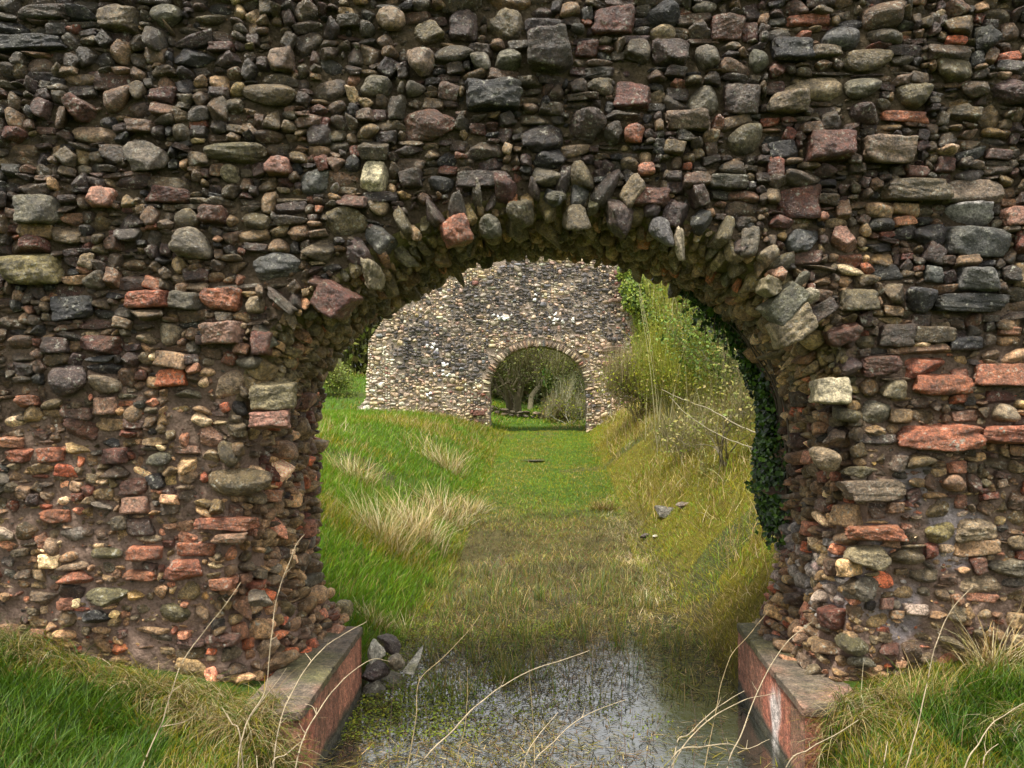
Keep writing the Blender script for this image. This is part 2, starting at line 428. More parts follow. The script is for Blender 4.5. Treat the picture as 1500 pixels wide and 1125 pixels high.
def face_y(x, z):     # relief of the mortar plane: bulges and eroded hollows
    P = np.stack([x, z], -1)
    return .04*noise(P, 1.7, 21) + .022*noise(P, 8, 22) + .012*noise(P, 26, 23) + .006*noise(P, 70, 24)
FY = face_y(FX, FZ) + .014 + .022*sstep(FZ, 1.2, 2.6)
nv = 46; vv = np.linspace(0, 1, nv); SX, SZ, _ = arch_pt(np.broadcast_to(tt, (nv, NT)), np.broadcast_to(vv[:, None], (nv, NT)))
SY = vv[:, None]*WT + np.zeros((nv, NT)); SY[0] = FY[0]
P3 = np.stack([SX, SY, SZ], -1); wob = .02*noise(P3, 6, 31) + .012*noise(P3, 19, 32)
cxz = np.array([ACX, 1.3]); dn = np.stack([SX-cxz[0], SZ-cxz[1]], -1); dn /= np.linalg.norm(dn, axis=-1)[..., None]
SX = SX + dn[..., 0]*wob; SZ = SZ + dn[..., 1]*wob
FX[0], FZ[0] = SX[0], SZ[0]
BX = SX[-1][None]*(1-ss[:, None]) + bx[None]*ss[:, None]; BZ = SZ[-1][None]*(1-ss[:, None]) + bz[None]*ss[:, None]
def gridf(nr, nc, o, flip=False):
    I = np.arange(nr*nc).reshape(nr, nc)+o; f = np.stack([I[:-1, :-1], I[:-1, 1:], I[1:, 1:], I[1:, :-1]], -1).reshape(-1, 4)
    return f[:, ::-1] if flip else f
A1 = np.stack([FX, FY, FZ], -1).reshape(-1, 3); A2 = np.stack([SX, SY, SZ], -1).reshape(-1, 3); A3 = np.stack([BX, np.full_like(BX, WT), BZ], -1).reshape(-1, 3)
EX = np.stack([np.broadcast_to(bx, (4, NT)), np.linspace(.03, WT, 4)[:, None]+np.zeros((4, NT)), np.broadcast_to(bz, (4, NT))], -1).reshape(-1, 3)
V = np.vstack([A1, A2, A3, EX]); F = np.vstack([gridf(NS, NT, 0, True), gridf(nv, NT, len(A1)), gridf(NS, NT, len(A1)+len(A2)), gridf(4, NT, len(A1)+len(A2)+len(A3), True)])
col = mortar_color(V[:, 0], V[:, 2])
sof = np.zeros(len(V)); sof[len(A1):len(A1)+len(A2)] = 1
hi = (sof*sstep(V[:, 2], 1.3, 2.2))[:, None]
col = col*(1-hi) + np.array([.21, .185, .07])*hi
mesh_obj('mortar', V, [F], M_mortar, col, wall)

# ---- individually placed stones, read off the photograph: x0,y0,x1,y1,shape,colour
ST = """27,7,103,27,bD 143,8,200,45,bO 0,48,95,73,bK 222,3,267,36,cG 273,13,335,36,cO 393,70,430,105,bM 253,68,310,97,aK 310,72,353,97,aD
100,142,140,185,aR 355,122,435,155,cO 187,205,243,252,aG 303,203,390,237,cO 388,226,427,257,bP 320,236,348,266,cT 440,245,482,285,aU 28,288,88,330,bG
131,274,170,306,bP 215,273,277,297,bR 255,303,291,335,cO 293,303,333,328,bR 70,330,120,364,cO 258,340,313,380,cG 478,305,540,347,cO 33,348,72,368,bR
653,17,703,62,bD 713,13,773,62,aO 773,53,836,108,bD 600,33,650,68,aO 552,18,597,50,cT 600,77,640,113,cM 722,75,770,107,cG 690,80,720,107,cG 680,122,762,163,bK
595,160,672,207,aR 530,110,580,142,cG 870,12,930,50,bR 838,60,880,85,bR 952,57,1010,98,bD 900,123,952,163,bR 970,165,1043,193,bM 834,160,885,208,aD 914,184,943,213,bB
527,232,572,282,aW 585,250,622,278,bD 627,255,668,283,cK 670,252,750,275,bD 778,247,823,275,aG 826,237,872,277,cO 540,293,575,320,cT 922,278,980,303,bR
1043,18,1092,55,bR 1016,0,1055,17,cG 1153,20,1222,37,bB 1127,57,1185,90,bK 1187,65,1232,85,bM 1165,43,1198,56,aB 1205,40,1266,70,cU 1268,43,1320,65,cG
1235,72,1303,105,cO 1016,62,1055,100,cG 1097,75,1126,107,cG 1150,110,1236,148,cT 1238,110,1288,143,cG 1313,125,1362,157,cO 1006,125,1058,170,cG 1060,120,1116,165,bD
1125,135,1180,170,aM 1235,147,1283,180,cD 1285,160,1362,178,bB 1373,85,1427,117,cO 1447,115,1500,155,aD 1062,185,1115,230,cO 1177,195,1247,237,bR 1263,200,1345,240,bM
1292,263,1388,293,bO 1391,265,1470,298,bM 1325,242,1360,261,bR 1472,300,1500,330,bP 1390,330,1475,373,bU 1210,330,1262,368,aP 1150,335,1200,370,aU 1125,315,1160,340,aR
12,372,95,414,bY 360,370,442,413,aU 187,423,248,452,bB 250,427,300,454,bG 303,423,357,456,bB 78,432,135,468,bK 362,433,390,460,cT 392,432,427,460,aP
303,472,358,505,bP 227,472,263,507,cT 367,487,400,522,bR 190,482,226,505,cT 67,533,130,583,cD 122,520,168,532,cU 135,550,178,577,cM 137,580,175,608,bP
313,543,365,588,cT 345,518,385,541,cG 367,560,432,597,bT 247,565,305,592,aG 25,580,57,597,bB 367,598,425,630,bP 91,613,145,650,aR 280,622,325,655,aP
5,655,50,677,bB 51,655,97,677,bB 303,688,393,730,cO 175,700,220,725,bR 180,727,220,755,bP 320,645,355,685,cO 150,655,190,680,bR 213,660,258,682,cG
1187,555,1240,592,bW 1338,548,1424,578,bB 1426,533,1500,566,bB 1262,520,1315,550,bR 1290,553,1336,582,cT 1262,585,1307,620,cG 1222,594,1260,622,cO
1318,620,1434,657,bB 1437,622,1500,650,bB 1393,600,1432,618,bP 1447,590,1485,618,cT 1207,625,1248,652,cM 1230,703,1325,732,bM 1230,680,1280,702,aO 1372,693,1415,720,cP
1370,430,1475,457,bK 1400,390,1460,428,bU 1325,417,1368,455,cK 1355,385,1380,415,bU 1230,425,1280,455,bO 1288,475,1340,508,bD 1390,493,1440,515,bK 1250,638,1315,655,bD
60,745,105,765,bB 290,755,375,776,bB 313,778,368,793,bP 190,797,242,820,bB 260,795,318,816,bB 243,818,300,848,aB 90,835,138,857,aB 183,833,233,849,bB 307,845,345,865,bB
260,850,300,880,cY 125,860,187,885,aO 35,863,90,888,aM 230,883,280,915,cO 125,890,167,913,aK 193,882,225,898,cO 300,928,350,947,bR 215,928,262,945,cG 350,864,400,888,aG 125,800,180,820,cO 0,770,27,792,cW
1240,767,1318,792,bB 1235,794,1297,828,aT 1300,800,1353,830,cO 1350,765,1397,797,cY 1240,845,1287,880,aG 1402,838,1472,870,cT 1332,830,1377,856,cO 1287,877,1314,895,bP
1287,940,1327,963,aR 1227,930,1275,958,cO 1401,757,1462,790,cT 1235,960,1280,975,cG 1447,818,1500,845,aG 1340,859,1370,878,cO 1190,655,1232,690,cT 460,300,476,312,aB"""
CELL = .01
nxc, nzc = int((XR-XL)/CELL), int((ZT-ZBOT)/CELL)
cxg = XL + (np.arange(nxc)+.5)*CELL; czg = ZBOT + (np.arange(nzc)+.5)*CELL
CXG, CZG = np.meshgrid(cxg, czg)
# hole test by polygon radius around the centre (star shaped)
pxx, pzz, _ = arch_pt(np.linspace(0, 1, 500), np.zeros(500)); 
pa = np.arctan2(pzz-.6, pxx-ACX); pr = np.hypot(pzz-.6, pxx-ACX); o_ = np.argsort(pa)
ang = np.arctan2(CZG-.6, CXG-ACX); rad = np.hypot(CZG-.6, CXG-ACX)
prr = np.interp(ang, pa[o_], pr[o_]); ringw = np.where(CZG > 2.45, .07, .0)
blocked = (rad < prr + ringw) & ((CZG > -.2)) | ((np.abs(CXG-ACX) < 1.80) & (CZG <= -.2))
placed = []
for s in ST.split():
    x0, y0, x1, y1, kc = s.split(','); x0, y0, x1, y1 = map(float, (x0, y0, x1, y1))
    a0 = wpt(x0, y1, 0); a1 = wpt(x1, y0, 0)
    if x0 == 0: a0[0] -= .12
    if x1 == 1500: a1[0] += .12
    xa, za, xb, zb = a0[0], a0[2], a1[0], a1[2]
    placed.append((xa, za, xb, zb, kc[0], kc[1]))
    i0, i1 = int((xa-XL)/CELL), int((xb-XL)/CELL); j0, j1 = int((za-ZBOT)/CELL), int((zb-ZBOT)/CELL)
    blocked[max(j0, 0):j1, max(i0, 0):i1] = True
def size_near(x, z):
    x += XL; z += ZBOT
    h = .059*math.exp(rng.normal(0, .42)); 
    if rng.random() < .10: h *= 1.4
    if z > 3.2: h *= 1.1
    h = min(max(h, .030), .16)
    return h*rng.uniform(1.1, 2.6)+.015, h
cells = pack(XR-XL, ZT-ZBOT, CELL, blocked, size_near, .03)
def shape_for(w, h, col):
    k = rng.random()
    red = col[0] > 1.9*col[1]
    if red: return 'b' if k < .6 else 'a'
    return 'c' if k < .42 else ('a' if k < .82 else 'b')
OUT = np.array([0, -1, 0.]); RT = np.array([1., 0, 0])
def wall_stone(x0, z0, x1, z1, kind, col, grown=1.0, lv=3, big=False):
    w, h = x1-x0, z1-z0; cx, cz = (x0+x1)/2, (z0+z1)/2
    if not big: cx += rng.normal(0, .004); cz += rng.normal(0, .004)
    roll = rng.normal(0, .03 if big else .10)
    if w < h*1.3 and not big: roll += rng.normal(0, .3)
    A = frame(RT, OUT, roll, rng.normal(0, .10 if big else .16), rng.normal(0.0, .10 if big else .16))
    d = min(.45*h+.022, .10)*rng.uniform(.7, 1.35)
    if z0 < 1.0 and not big: d *= .75
    yb = float(face_y(np.array([cx]), np.array([cz]))[0]) + .018
    prot = rng.uniform(-.035, .022) + (.012 if big else 0)
    return ((cx, yb - prot + d*.12, cz), A, (w/2*grown, h/2*grown, d), kind, col, lv)
S = []; near_spec = []
for (x0, z0, x1, z1) in cells:
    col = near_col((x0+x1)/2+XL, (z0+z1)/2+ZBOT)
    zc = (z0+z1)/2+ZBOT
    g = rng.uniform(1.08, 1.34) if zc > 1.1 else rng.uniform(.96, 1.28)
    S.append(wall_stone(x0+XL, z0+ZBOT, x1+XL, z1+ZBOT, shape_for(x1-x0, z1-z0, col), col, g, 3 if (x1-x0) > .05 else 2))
for _ in range(11000):     # small chips pressed into the joints
    x = rng.uniform(XL, XR); z = rng.uniform(-.1, ZT); i_, j_ = int((x-XL)/CELL), int((z-ZBOT)/CELL)
    if rad[min(j_, nzc-1), min(i_, nxc-1)] < prr[min(j_, nzc-1), min(i_, nxc-1)]+.01: continue
    w = .016+.045*rng.random()**2; h = w*rng.uniform(.35, .8)
    yb = float(face_y(np.array([x]), np.array([z]))[0])
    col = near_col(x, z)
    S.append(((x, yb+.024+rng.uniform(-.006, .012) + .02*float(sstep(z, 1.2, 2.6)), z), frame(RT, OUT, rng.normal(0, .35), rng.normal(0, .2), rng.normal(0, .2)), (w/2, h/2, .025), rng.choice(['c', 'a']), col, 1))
big = sorted(placed, key=lambda p: -(p[2]-p[0])*(p[3]-p[1]))
for p in big[96:]:
    S.append(wall_stone(*p[:5], pal(p[5], .1), 1.03, 3, True))
build_stones('rubble_facing', S, M_stone, wall)
nm = dict(R='sandstone_block', B='sandstone_block', P='sandstone_block', M='sandstone_block', D='stone_block', K='stone_block')
lb = dict(R='dark red sandstone block', B='bright orange-red sandstone block', P='pink sandstone block', M='brown sandstone block', D='dark purple-brown stone block', K='almost black wet stone block',
          G='grey cobble', O='olive-brown cobble', T='tan cobble', W='pale yellowish stone', U='blue-grey stone', Y='ochre stone')
for p in big[:96]:
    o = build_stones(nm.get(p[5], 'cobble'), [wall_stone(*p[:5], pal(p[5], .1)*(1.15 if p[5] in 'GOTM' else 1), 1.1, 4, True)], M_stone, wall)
    o['label'] = lb[p[5]]

# ---- soffit and jamb stones, laid along the arch surface
Tlen = float(TT)
NU, NV = int(Tlen/CELL), int(WT/CELL)
def size_sof(u, v):   # u = depth direction (width), v along profile
    h = .070*math.exp(rng.normal(0, .38)); h = min(max(h, .03), .15)
    return h*rng.uniform(1.1, 2.4), h
scells = pack(WT+.02, Tlen, CELL, np.zeros((NU, int((WT+.02)/CELL)), bool), size_sof, .04)
S = []
for (a0, b0, a1, b1) in scells:
    v = (a0+a1)/2/WT; t = (b0+b1)/2/Tlen
    v = min(v, .99)
    p = arch_surf(t, v); pu = arch_surf(t+.003, v)-arch_surf(t-.003, v); pv = arch_surf(t, min(v+.02, 1))-arch_surf(t, v-.02)
    n = np.cross(pu, pv); n /= np.linalg.norm(n)
    if n[0]*(ACX-p[0]) + n[2]*(1.0-p[2]) < 0: n = -n
    if v < .05: n = n + .5*OUT
    w, h = a1-a0, b1-b0
    A = frame(pv, n, rng.normal(0, .12), rng.normal(0, .16), rng.normal(0, .2))
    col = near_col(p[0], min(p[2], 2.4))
    if p[2] > 1.7: col = col*1.0+np.array([.07, .062, .02])
    d = min(.5*h+.02, .09)*rng.uniform(.8, 1.5)*(.65 if v > .75 and p[2] > 1.4 else 1)
    S.append((p - n*rng.uniform(-.025, .02), A, (w/2*1.05, h/2*1.05, d), 'c' if (p[2] > 1.7 and v > .5) else shape_for(w, h, col), col, 3 if v < .6 else 2))
build_stones('jamb_stones', S, M_stone, wall)

# ---- radial stones of the arch ring
S = []
t = .24
while t < .765:
    x, z, _ = arch_pt(t, 0.0); x2, z2, _ = arch_pt(t+.004, 0.0)
    x, z, x2, z2 = map(float, (x, z, x2, z2))
    if (z > 2.45 and rng.random() < .8) or (x > .9 and z > 1.8 and rng.random() < .65) or (x < -.8 and z > 2.0 and rng.random() < .35):
        tg = np.array([x2-x, 0, z2-z]); tg /= np.linalg.norm(tg); n = np.array([-tg[2], 0, tg[0]])
        if n[0]*(x-ACX)+n[2]*(z-.8) < 0: n = -n
        w = rng.uniform(.05, .13); L = rng.uniform(.12, .25)
        if .40 < t < .66: L *= 1.05; w *= 1.1
        ctr = np.array([x, 0, z]) + n*(L*.5-.07*rng.uniform(.6, 1.7)) ; ctr[1] = rng.uniform(.0, .05)
        k = rng.choice(['D', 'G', 'O', 'U', 'T', 'R', 'K', 'W'], p=[.2, .2, .2, .1, .12, .08, .05, .05])
        A = frame(tg, OUT, rng.normal(0, .35), rng.normal(0, .2), rng.normal(0, .2))
        S.append((ctr, A, (w/2*1.1, L/2, rng.uniform(.07, .12)), rng.choice(['c', 'a', 'b']), pal(k, .25)*(.9 if z > 2.2 else 1.1), 3))
        t += w/Tlen*1.02
    else: t += .01
for px0, py0, px1, py1, kd, kk, ro in ((645,318,690,365,'b','B',.35),(820,292,864,340,'c','O',0),(886,292,928,352,'a','D',0),(943,306,984,364,'c','U',.1),(746,290,783,340,'a','O',0),(698,315,737,352,'c','G',0),
        (460,412,525,466,'b','R',-.6),(525,385,580,430,'a','T',-.5),(1112,425,1180,470,'b','G',.75),(1100,400,1145,450,'a','T',.9),(1120,455,1190,500,'b','T',.6),(1126,388,1150,420,'a','P',.8),(984,330,1002,384,'a','W',.1),(800,278,830,300,'c','G',0)):
    a0 = wpt(px0, py1, 0); a1 = wpt(px1, py0, 0); c = (a0+a1)/2; c[1] = -.02
    S.append((c, frame(RT, OUT, ro, rng.normal(0, .12), .12), (abs(a1[0]-a0[0])/2, abs(a1[2]-a0[2])/2, .12), kd, pal(kk, .1), 4))
build_stones('arch_ring', S, M_stone, wall)

rt = []
for k in range(46):
    tk = rng.uniform(.56, .70) if k < 34 else rng.uniform(.36, .5); vk = rng.uniform(.05, .8); x, z, _ = arch_pt(tk, vk); x, z = float(x), float(z); L = rng.uniform(.05, .16)
    p0 = np.array([x, vk*WT, z+.03])
    rt.append((p0, L))
rparts = []
for p0, L in rt:
    n_ = 6; q = [p0+np.array([.008*math.sin(i*2+L*90), .006*math.cos(i*3+L*50), -L*i/5]) for i in range(n_)]
    V_ = []; F_ = []
    for i, c_ in enumerate(q):
        rr = .0028*(1-i/6.5); V_ += [c_+np.array([rr*math.cos(a2), rr*math.sin(a2), 0]) for a2 in (0, 2.1, 4.2)]
    for i in range(n_-1):
        for j in range(3): F_.append((i*3+j, i*3+(j+1) % 3, (i+1)*3+(j+1) % 3, (i+1)*3+j))
    rparts.append((np.array(V_), np.array(F_)))
o = 0; VV, FF = [], []
for a1_, b1_ in rparts: VV.append(a1_); FF.append(b1_+o); o += len(a1_)
VV = np.vstack(VV); mesh_obj('hanging_roots', VV, [np.vstack(FF)], M_bark, np.full((len(VV), 3), (.34, .29, .18)), wall)

# ================================================================== channel side walls
def side_wall(name, xi, xo, y0, y1, label, side):
    root = empty(name, ((xi+xo)/2, (y0+y1)/2, -.7), label, 'side wall', 'sandstone side walls of the water channel')
    ztop, zbot = 0.0, -.85
    # face towards the water and face towards the camera, laid in courses
    Vs, Fs, Cs = [], [], []; o = 0
    def panel(P0, U, L, n, courses, seed):
        nonlocal o
        nu, nw = int(L/.012), int((ztop-.045-zbot)/.012)
        u = np.linspace(0, L, nu); z = np.linspace(zbot, ztop-.045, nw); UU, ZZ = np.meshgrid(u, z)
        ch = .40; row = np.floor((ZZ-zbot)/ch); bw = .62; uu = UU + (row % 2)*bw*.5 + .07*np.sin(row*5+seed)
        blk = np.floor(uu/bw); dj = np.minimum(np.minimum(uu % bw, bw-uu % bw), np.minimum((ZZ-zbot) % ch, ch-(ZZ-zbot) % ch))
        rec = .006*np.exp(-(dj/.008)**2)
        P2 = np.stack([UU, ZZ], -1)
        dsp = -rec + .006*noise(P2, 5, seed) + .003*noise(P2, 25, seed+1)
        edge = np.clip((UU)/.02, 0, 1)
        Vp = np.array(P0)[None, None] + UU[..., None]*np.array(U) + np.array(n)*dsp[..., None]; Vp[..., 2] = ZZ
        tint = np.stack([np.sin(row*12.9+blk*78.2+seed), np.sin(row*3.1+blk*41.7+seed)], -1)
        c = np.array([.30, .115, .070])*(1+.28*tint[..., :1]) + np.array([.03, .03, .02])*tint[..., 1:]
        c = c*(1-.3*sstep(noise(P2*[1, .25], 9, seed+2), .1, .7)[..., None])          # run-off streaks
        c = c*(1-.35*np.exp(-(dj/.007)**2))[..., None]
        k = sstep(WZ+.09+.03*noise(P2, 8, 3)-ZZ, -.03, .04)[..., None]; c = c*(1-k)+np.array([.04, .036, .022])*k   # waterline slime
        if side > 0:   # lime bloom and white dribbles
            k = sstep(.5-np.hypot((UU-.62)/.30, (ZZ+.27)/.42) + .35*noise(P2*[1.8, .9], 8, 8), -.12, .3)[..., None]; c = c*(1-.85*k)+np.array([.6, .55, .52])*.85*k
        Vs.append(Vp.reshape(-1, 3)); Fs.append(gridf(nw, nu, o)); Cs.append(c.reshape(-1, 3)); o += nw*nu
    s = 1 if side < 0 else -1
    panel((xi, y0, 0), (0, 1, 0), y1-y0, (s, 0, 0), 3, 3+side)
    panel((min(xi, xo), y0, 0), (1, 0, 0), abs(xo-xi), (0, -1, 0), 3, 6+side)
    panel((min(xi, xo), y1, 0), (1, 0, 0), abs(xo-xi), (0, 1, 0), 3, 9+side)
    mesh_obj('sandstone_face', np.vstack(Vs), [np.vstack(Fs)], M_sand, np.vstack(Cs), root)
    # coping slabs
    ya = y0-.012
    while ya < y1-.05:
        L = min(rng.uniform(.45, .7), y1+.012-ya)
        if y1-ya-L < .2: L = y1+.012-ya
        D, f = ICO[(4, 'full')]
        q = np.clip(np.abs(D), 1e-6, None); P = D/((q**26).sum(1)**(1/26))[:, None]
        hw_ = abs(xo-xi)/2+.012
        P = P*np.array([hw_, L/2-.001, .025]) + np.array([(xi+xo)/2, ya+L/2, -.025])
        P = P + np.stack([.004*noise(P, 6, 1), .003*noise(P, 6, 2), .006*noise(P, 7, 3)+.003*noise(P, 30, 4)], -1)
        kk = sstep(noise(P, 8, 5), .0, .6)[:, None]*.7
        mk = sstep(noise(P, 5, 15), -.05, .5)[:, None]*.8; c = np.array([.10, .074, .05])*(1-kk) + np.array([.20, .10, .065])*kk; c = c*(1-mk)+np.array([.075, .07, .018])*mk
        mesh_obj('coping_slab', P, [f], M_sand, c, root)
        ya += L
    return root
side_wall('channel_side_wall', -1.30, -1.62, -.42, 1.12, 'low red sandstone side wall along the left edge of the water, under the left arch pier', -1)
side_wall('channel_side_wall', 1.42, 1.80, -.38, 1.2, 'low red sandstone side wall with a white lime streak, right edge of the water', 1)

# ================================================================== far wall
FY0 = 19.0; FS = 24.0/1250
far = empty('distant_arched_wall', (0, FY0, .2), 'pale buff rubble wall with a smaller round arch, seen through the near arch', 'wall')
fxl, fxr = -5.6, 6.0
def far_top(x):
    return np.interp(x, [-5.6, -5.02, -4.75, -4.35, -3.8, -3.0, -2, 0, 2.0, 2.6, 3.2, 6], [1.2, 2.6, 3.0, 3.6, 4.1, 4.6, 5.1, 5.35, 5.2, 4.6, 3.6, 3.2]) + .10*noise(np.stack([x, 0*x], -1), 4, 3)
def far_left(z): return np.interp(z, [0, .85, 1.15, 1.8, 2.6], [-5.5, -5.25, -5.0, -4.97, -4.9]) + .03*noise(np.stack([z, 0*z], -1), 9, 4)
facx, fahw, farise, fasp = -.13, 1.36, 1.22, 1.37
def far_col(x, z):
    px = 795 + 1250*x/24; py = 550 - 1250*(z-EYE)/24
    ks = ['T', 'Y', 'G', 'W', 'M', 'D', 'U', 'R', 'P']
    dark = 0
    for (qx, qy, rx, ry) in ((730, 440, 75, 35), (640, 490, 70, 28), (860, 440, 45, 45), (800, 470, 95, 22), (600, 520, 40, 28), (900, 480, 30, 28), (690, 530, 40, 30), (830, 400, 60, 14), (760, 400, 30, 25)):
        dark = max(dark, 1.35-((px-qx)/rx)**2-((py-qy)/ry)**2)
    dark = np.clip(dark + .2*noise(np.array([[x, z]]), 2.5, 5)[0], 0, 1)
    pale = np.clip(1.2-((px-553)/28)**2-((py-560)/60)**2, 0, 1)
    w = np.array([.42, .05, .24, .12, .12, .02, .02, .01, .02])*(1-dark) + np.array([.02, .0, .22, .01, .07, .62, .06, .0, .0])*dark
    if pale > .2: w = np.array([.3, .05, .05, .6, .05, 0, 0, 0, .05])
    if (px < 718 and px > 690 and py > 575 or px > 900): w = w + np.array([0, 0, 0, 0, .15, .1, 0, .18, .1])
    w /= w.sum(); k = ks[rng.choice(9, p=w)]
    c = pal(k, .25)
    f = dict(T=2.25, Y=2.0, G=2.8, W=1.5, M=2.7, D=1, U=2.2, R=1.8, P=1.3)[k]
    c = c*np.array([1, 1.03, 1.2]) if k != 'D' else np.array([.085, .073, .070])*rng.uniform(.6, 1.4)
    return np.clip(c*f, 0, .62)
fc = .0125
fw, fh = fxr-fxl, 5.8; nxc2, nzc2 = int(fw/fc), int(fh/fc)
gx2, gz2 = np.meshgrid(fxl+(np.arange(nxc2)+.5)*fc, -.1+(np.arange(nzc2)+.5)*fc)
inh = (np.abs(gx2-facx) < fahw) & (gz2 < fasp) | ((((gx2-facx)/fahw)**2+((gz2-fasp)/farise)**2 < 1) & (gz2 >= fasp))
ring2 = ((((gx2-facx)/(fahw+.24))**2+((gz2-fasp)/(farise+.24))**2 < 1) & (gz2 >= fasp))
blk = inh | ring2 | (gz2 > far_top(gx2)) | (gx2 < far_left(gz2))
def size_far(x, z):
    h = .080*math.exp(rng.normal(0, .42)); h = min(max(h, .035), .19)
    if z+(-.1) < .8: h *= .85
    return h*rng.uniform(1.2, 2.4), h
S = []
for (x0, z0, x1, z1) in pack(fw, fh, fc, blk, size_far, .04):
    cx, cz = (x0+x1)/2+fxl, (z0+z1)/2-.1; w, h = x1-x0, z1-z0
    col = far_col(cx, cz)
    A = frame(RT, OUT, rng.normal(0, .2), rng.normal(0, .2), rng.normal(0, .2))
    S.append(((cx, FY0+.01-rng.uniform(-.01, .03), cz), A, (w/2*rng.uniform(.95, 1.35), h/2*rng.uniform(.95, 1.25), min(.4*h+.015, .07)), 'c' if rng.random() < .5 else 'a', col, 2))
# big red blocks beside the arch
for (px, py, w, h, k) in ((702, 605, .42, .16, 'R'), (893, 533, .5, .16, 'P'), (895, 512, .55, .2, 'M'), (905, 440, .3, .12, 'M')):
    q = wpt(px, py, FY0); S.append(((q[0], FY0-.02, q[2]), frame(RT, OUT), (w/2, h/2, .09), 'b', pal(k)*1.3, 3))
build_stones('rubble_facing', S, M_far, far)
# white lime splashes stuck to the stones
S = []
for (px, py, n, sx, sy) in ((738, 466, 12, 16, 4), (815, 468, 9, 9, 6), (840, 472, 5, 5, 4), (655, 548, 6, 10, 6), (653, 535, 5, 5, 5), (638, 510, 4, 10, 8), (630, 578, 4, 4, 4), (785, 437, 2, 4, 4)):
    for _ in range(n):
        q = wpt(px+rng.normal(0, sx*.6), py+rng.normal(0, sy*.6), FY0)
        S.append(((q[0], FY0-.045, q[2]), frame(RT, OUT, rng.uniform(0, 3)), (rng.uniform(.03, .07), rng.uniform(.025, .06), .04), 'a', np.array([.75, .73, .68]), 2))
build_stones('lime_patches', S, M_far, far)
# voussoirs
S = []; n_v = 46
for i in range(n_v):
    an_ = np.pi*(-.02+1.04*(i+.5)/n_v); cx, cz = facx+(fahw+.11)*math.cos(an_), fasp+(farise+.11)*math.sin(an_)
    n = np.array([math.cos(an_), 0, math.sin(an_)]); tg = np.array([n[2], 0, -n[0]])
    k = rng.choice(['W', 'T', 'G', 'M', 'U', 'P'], p=[.34, .26, .14, .12, .08, .06])
    S.append(((cx, FY0+rng.uniform(0, .03), cz), frame(tg, OUT, rng.normal(0, .12)), (rng.uniform(.03, .05), rng.uniform(.08, .15), .09), 'b' if rng.random() < .3 else 'a', np.clip(pal(k, .3)*1.25, 0, .55), 2))
build_stones('arch_ring', S, M_far, far)
# core: front sheet with hole, intrados, back
th = 1.2
NTf = 161; tf = np.linspace(0, 1, NTf)
ax_, az_, _ = arch_pt(tf, np.zeros(NTf), hw=fahw+.04, rise=farise+.04, spring=fasp, zb=-.2, flare=0, far=True); ax_ = ax_+facx
brx = np.where(tf < .3, -4.88, np.where(tf > .7, fxr, -4.88+(fxr+4.88)*(tf-.3)/.4)); 
brz = far_top(brx)-.06; brz = np.where(tf < .3, -.2+(far_top(np.array([-4.88]))[0]-.06+.2)*tf/.3, np.where(tf > .7, -.2+(far_top(np.array([fxr]))[0]+.2)*(1-tf)/.3, brz))
brx = np.where(tf < .3, far_left(np.clip(brz, 0, 3))+.03, brx)
Vs, Fs = [], []; o = 0
for yy, fl in ((FY0-.008, True), (FY0+th, False)):
    s_ = np.linspace(0, 1, 40)[:, None]; Xf = ax_*(1-s_)+brx*s_; Zf = az_*(1-s_)+brz*s_; Vs.append(np.stack([Xf, np.full_like(Xf, yy)+.02*noise(np.stack([Xf, Zf], -1), 5, 2), Zf], -1).reshape(-1, 3)); Fs.append(gridf(40, NTf, o, fl)); o += 40*NTf
for (X_, Z_, fl) in ((ax_, az_, False), (brx, brz, True)):
    yy = np.linspace(FY0+.03, FY0+th, 12)[:, None]; w_ = .03*noise(np.stack([X_+0*yy, yy+0*X_, Z_+0*yy], -1), 7, 2); Vs.append(np.stack([X_+w_, yy+0*X_, Z_+w_], -1).reshape(-1, 3)); Fs.append(gridf(12, NTf, o, fl)); o += 12*NTf
V = np.vstack(Vs); mesh_obj('mortar', V, [np.vstack(Fs)], M_mortar, np.full((len(V), 3), (.40, .315, .245)), far)

# ================================================================== vegetation helpers
def blade_arrays(P, L, W, az, lean, curl, col, segs=3, tipcol=None):
    n = len(P); P = np.asarray(P, float)
    L, W, az, lean, curl = [np.broadcast_to(np.asarray(q, float), (n,)) for q in (L, W, az, lean, curl)]
    h = np.stack([np.cos(az), np.sin(az), 0*az], -1); f = az + np.pi/2 + rng.normal(0, .6, n); s = np.stack([np.cos(f), np.sin(f), 0*f], -1)
    V = np.zeros((n, 2*segs+1, 3)); C = np.zeros((n, 2*segs+1, 3)); p = P.copy()
    for k in range(segs+1):
        u = k/segs
        w = (W*(1-u**1.6)*.5)[:, None]
        cc = col*(.85+.35*u) if tipcol is None else col*(1-u)+tipcol*u
        if k < segs: V[:, 2*k] = p-s*w; V[:, 2*k+1] = p+s*w; C[:, 2*k] = cc; C[:, 2*k+1] = cc
        else: V[:, 2*segs] = p; C[:, 2*segs] = cc
        th_ = lean+curl*(k+.5)/segs
        p = p + (L/segs)[:, None]*(np.sin(th_)[:, None]*h + np.cos(th_)[:, None]*np.array([0, 0, 1]))
    base = (np.arange(n)*(2*segs+1))[:, None]
    q = np.concatenate([base+np.array([[2*k, 2*k+1, 2*k+3, 2*k+2]]) for k in range(segs-1)], 0) if segs > 1 else np.zeros((0, 4), int)
    t = base+np.array([[2*segs-2, 2*segs-1, 2*segs]])
    return V.reshape(-1, 3), q, t, C.reshape(-1, 3)
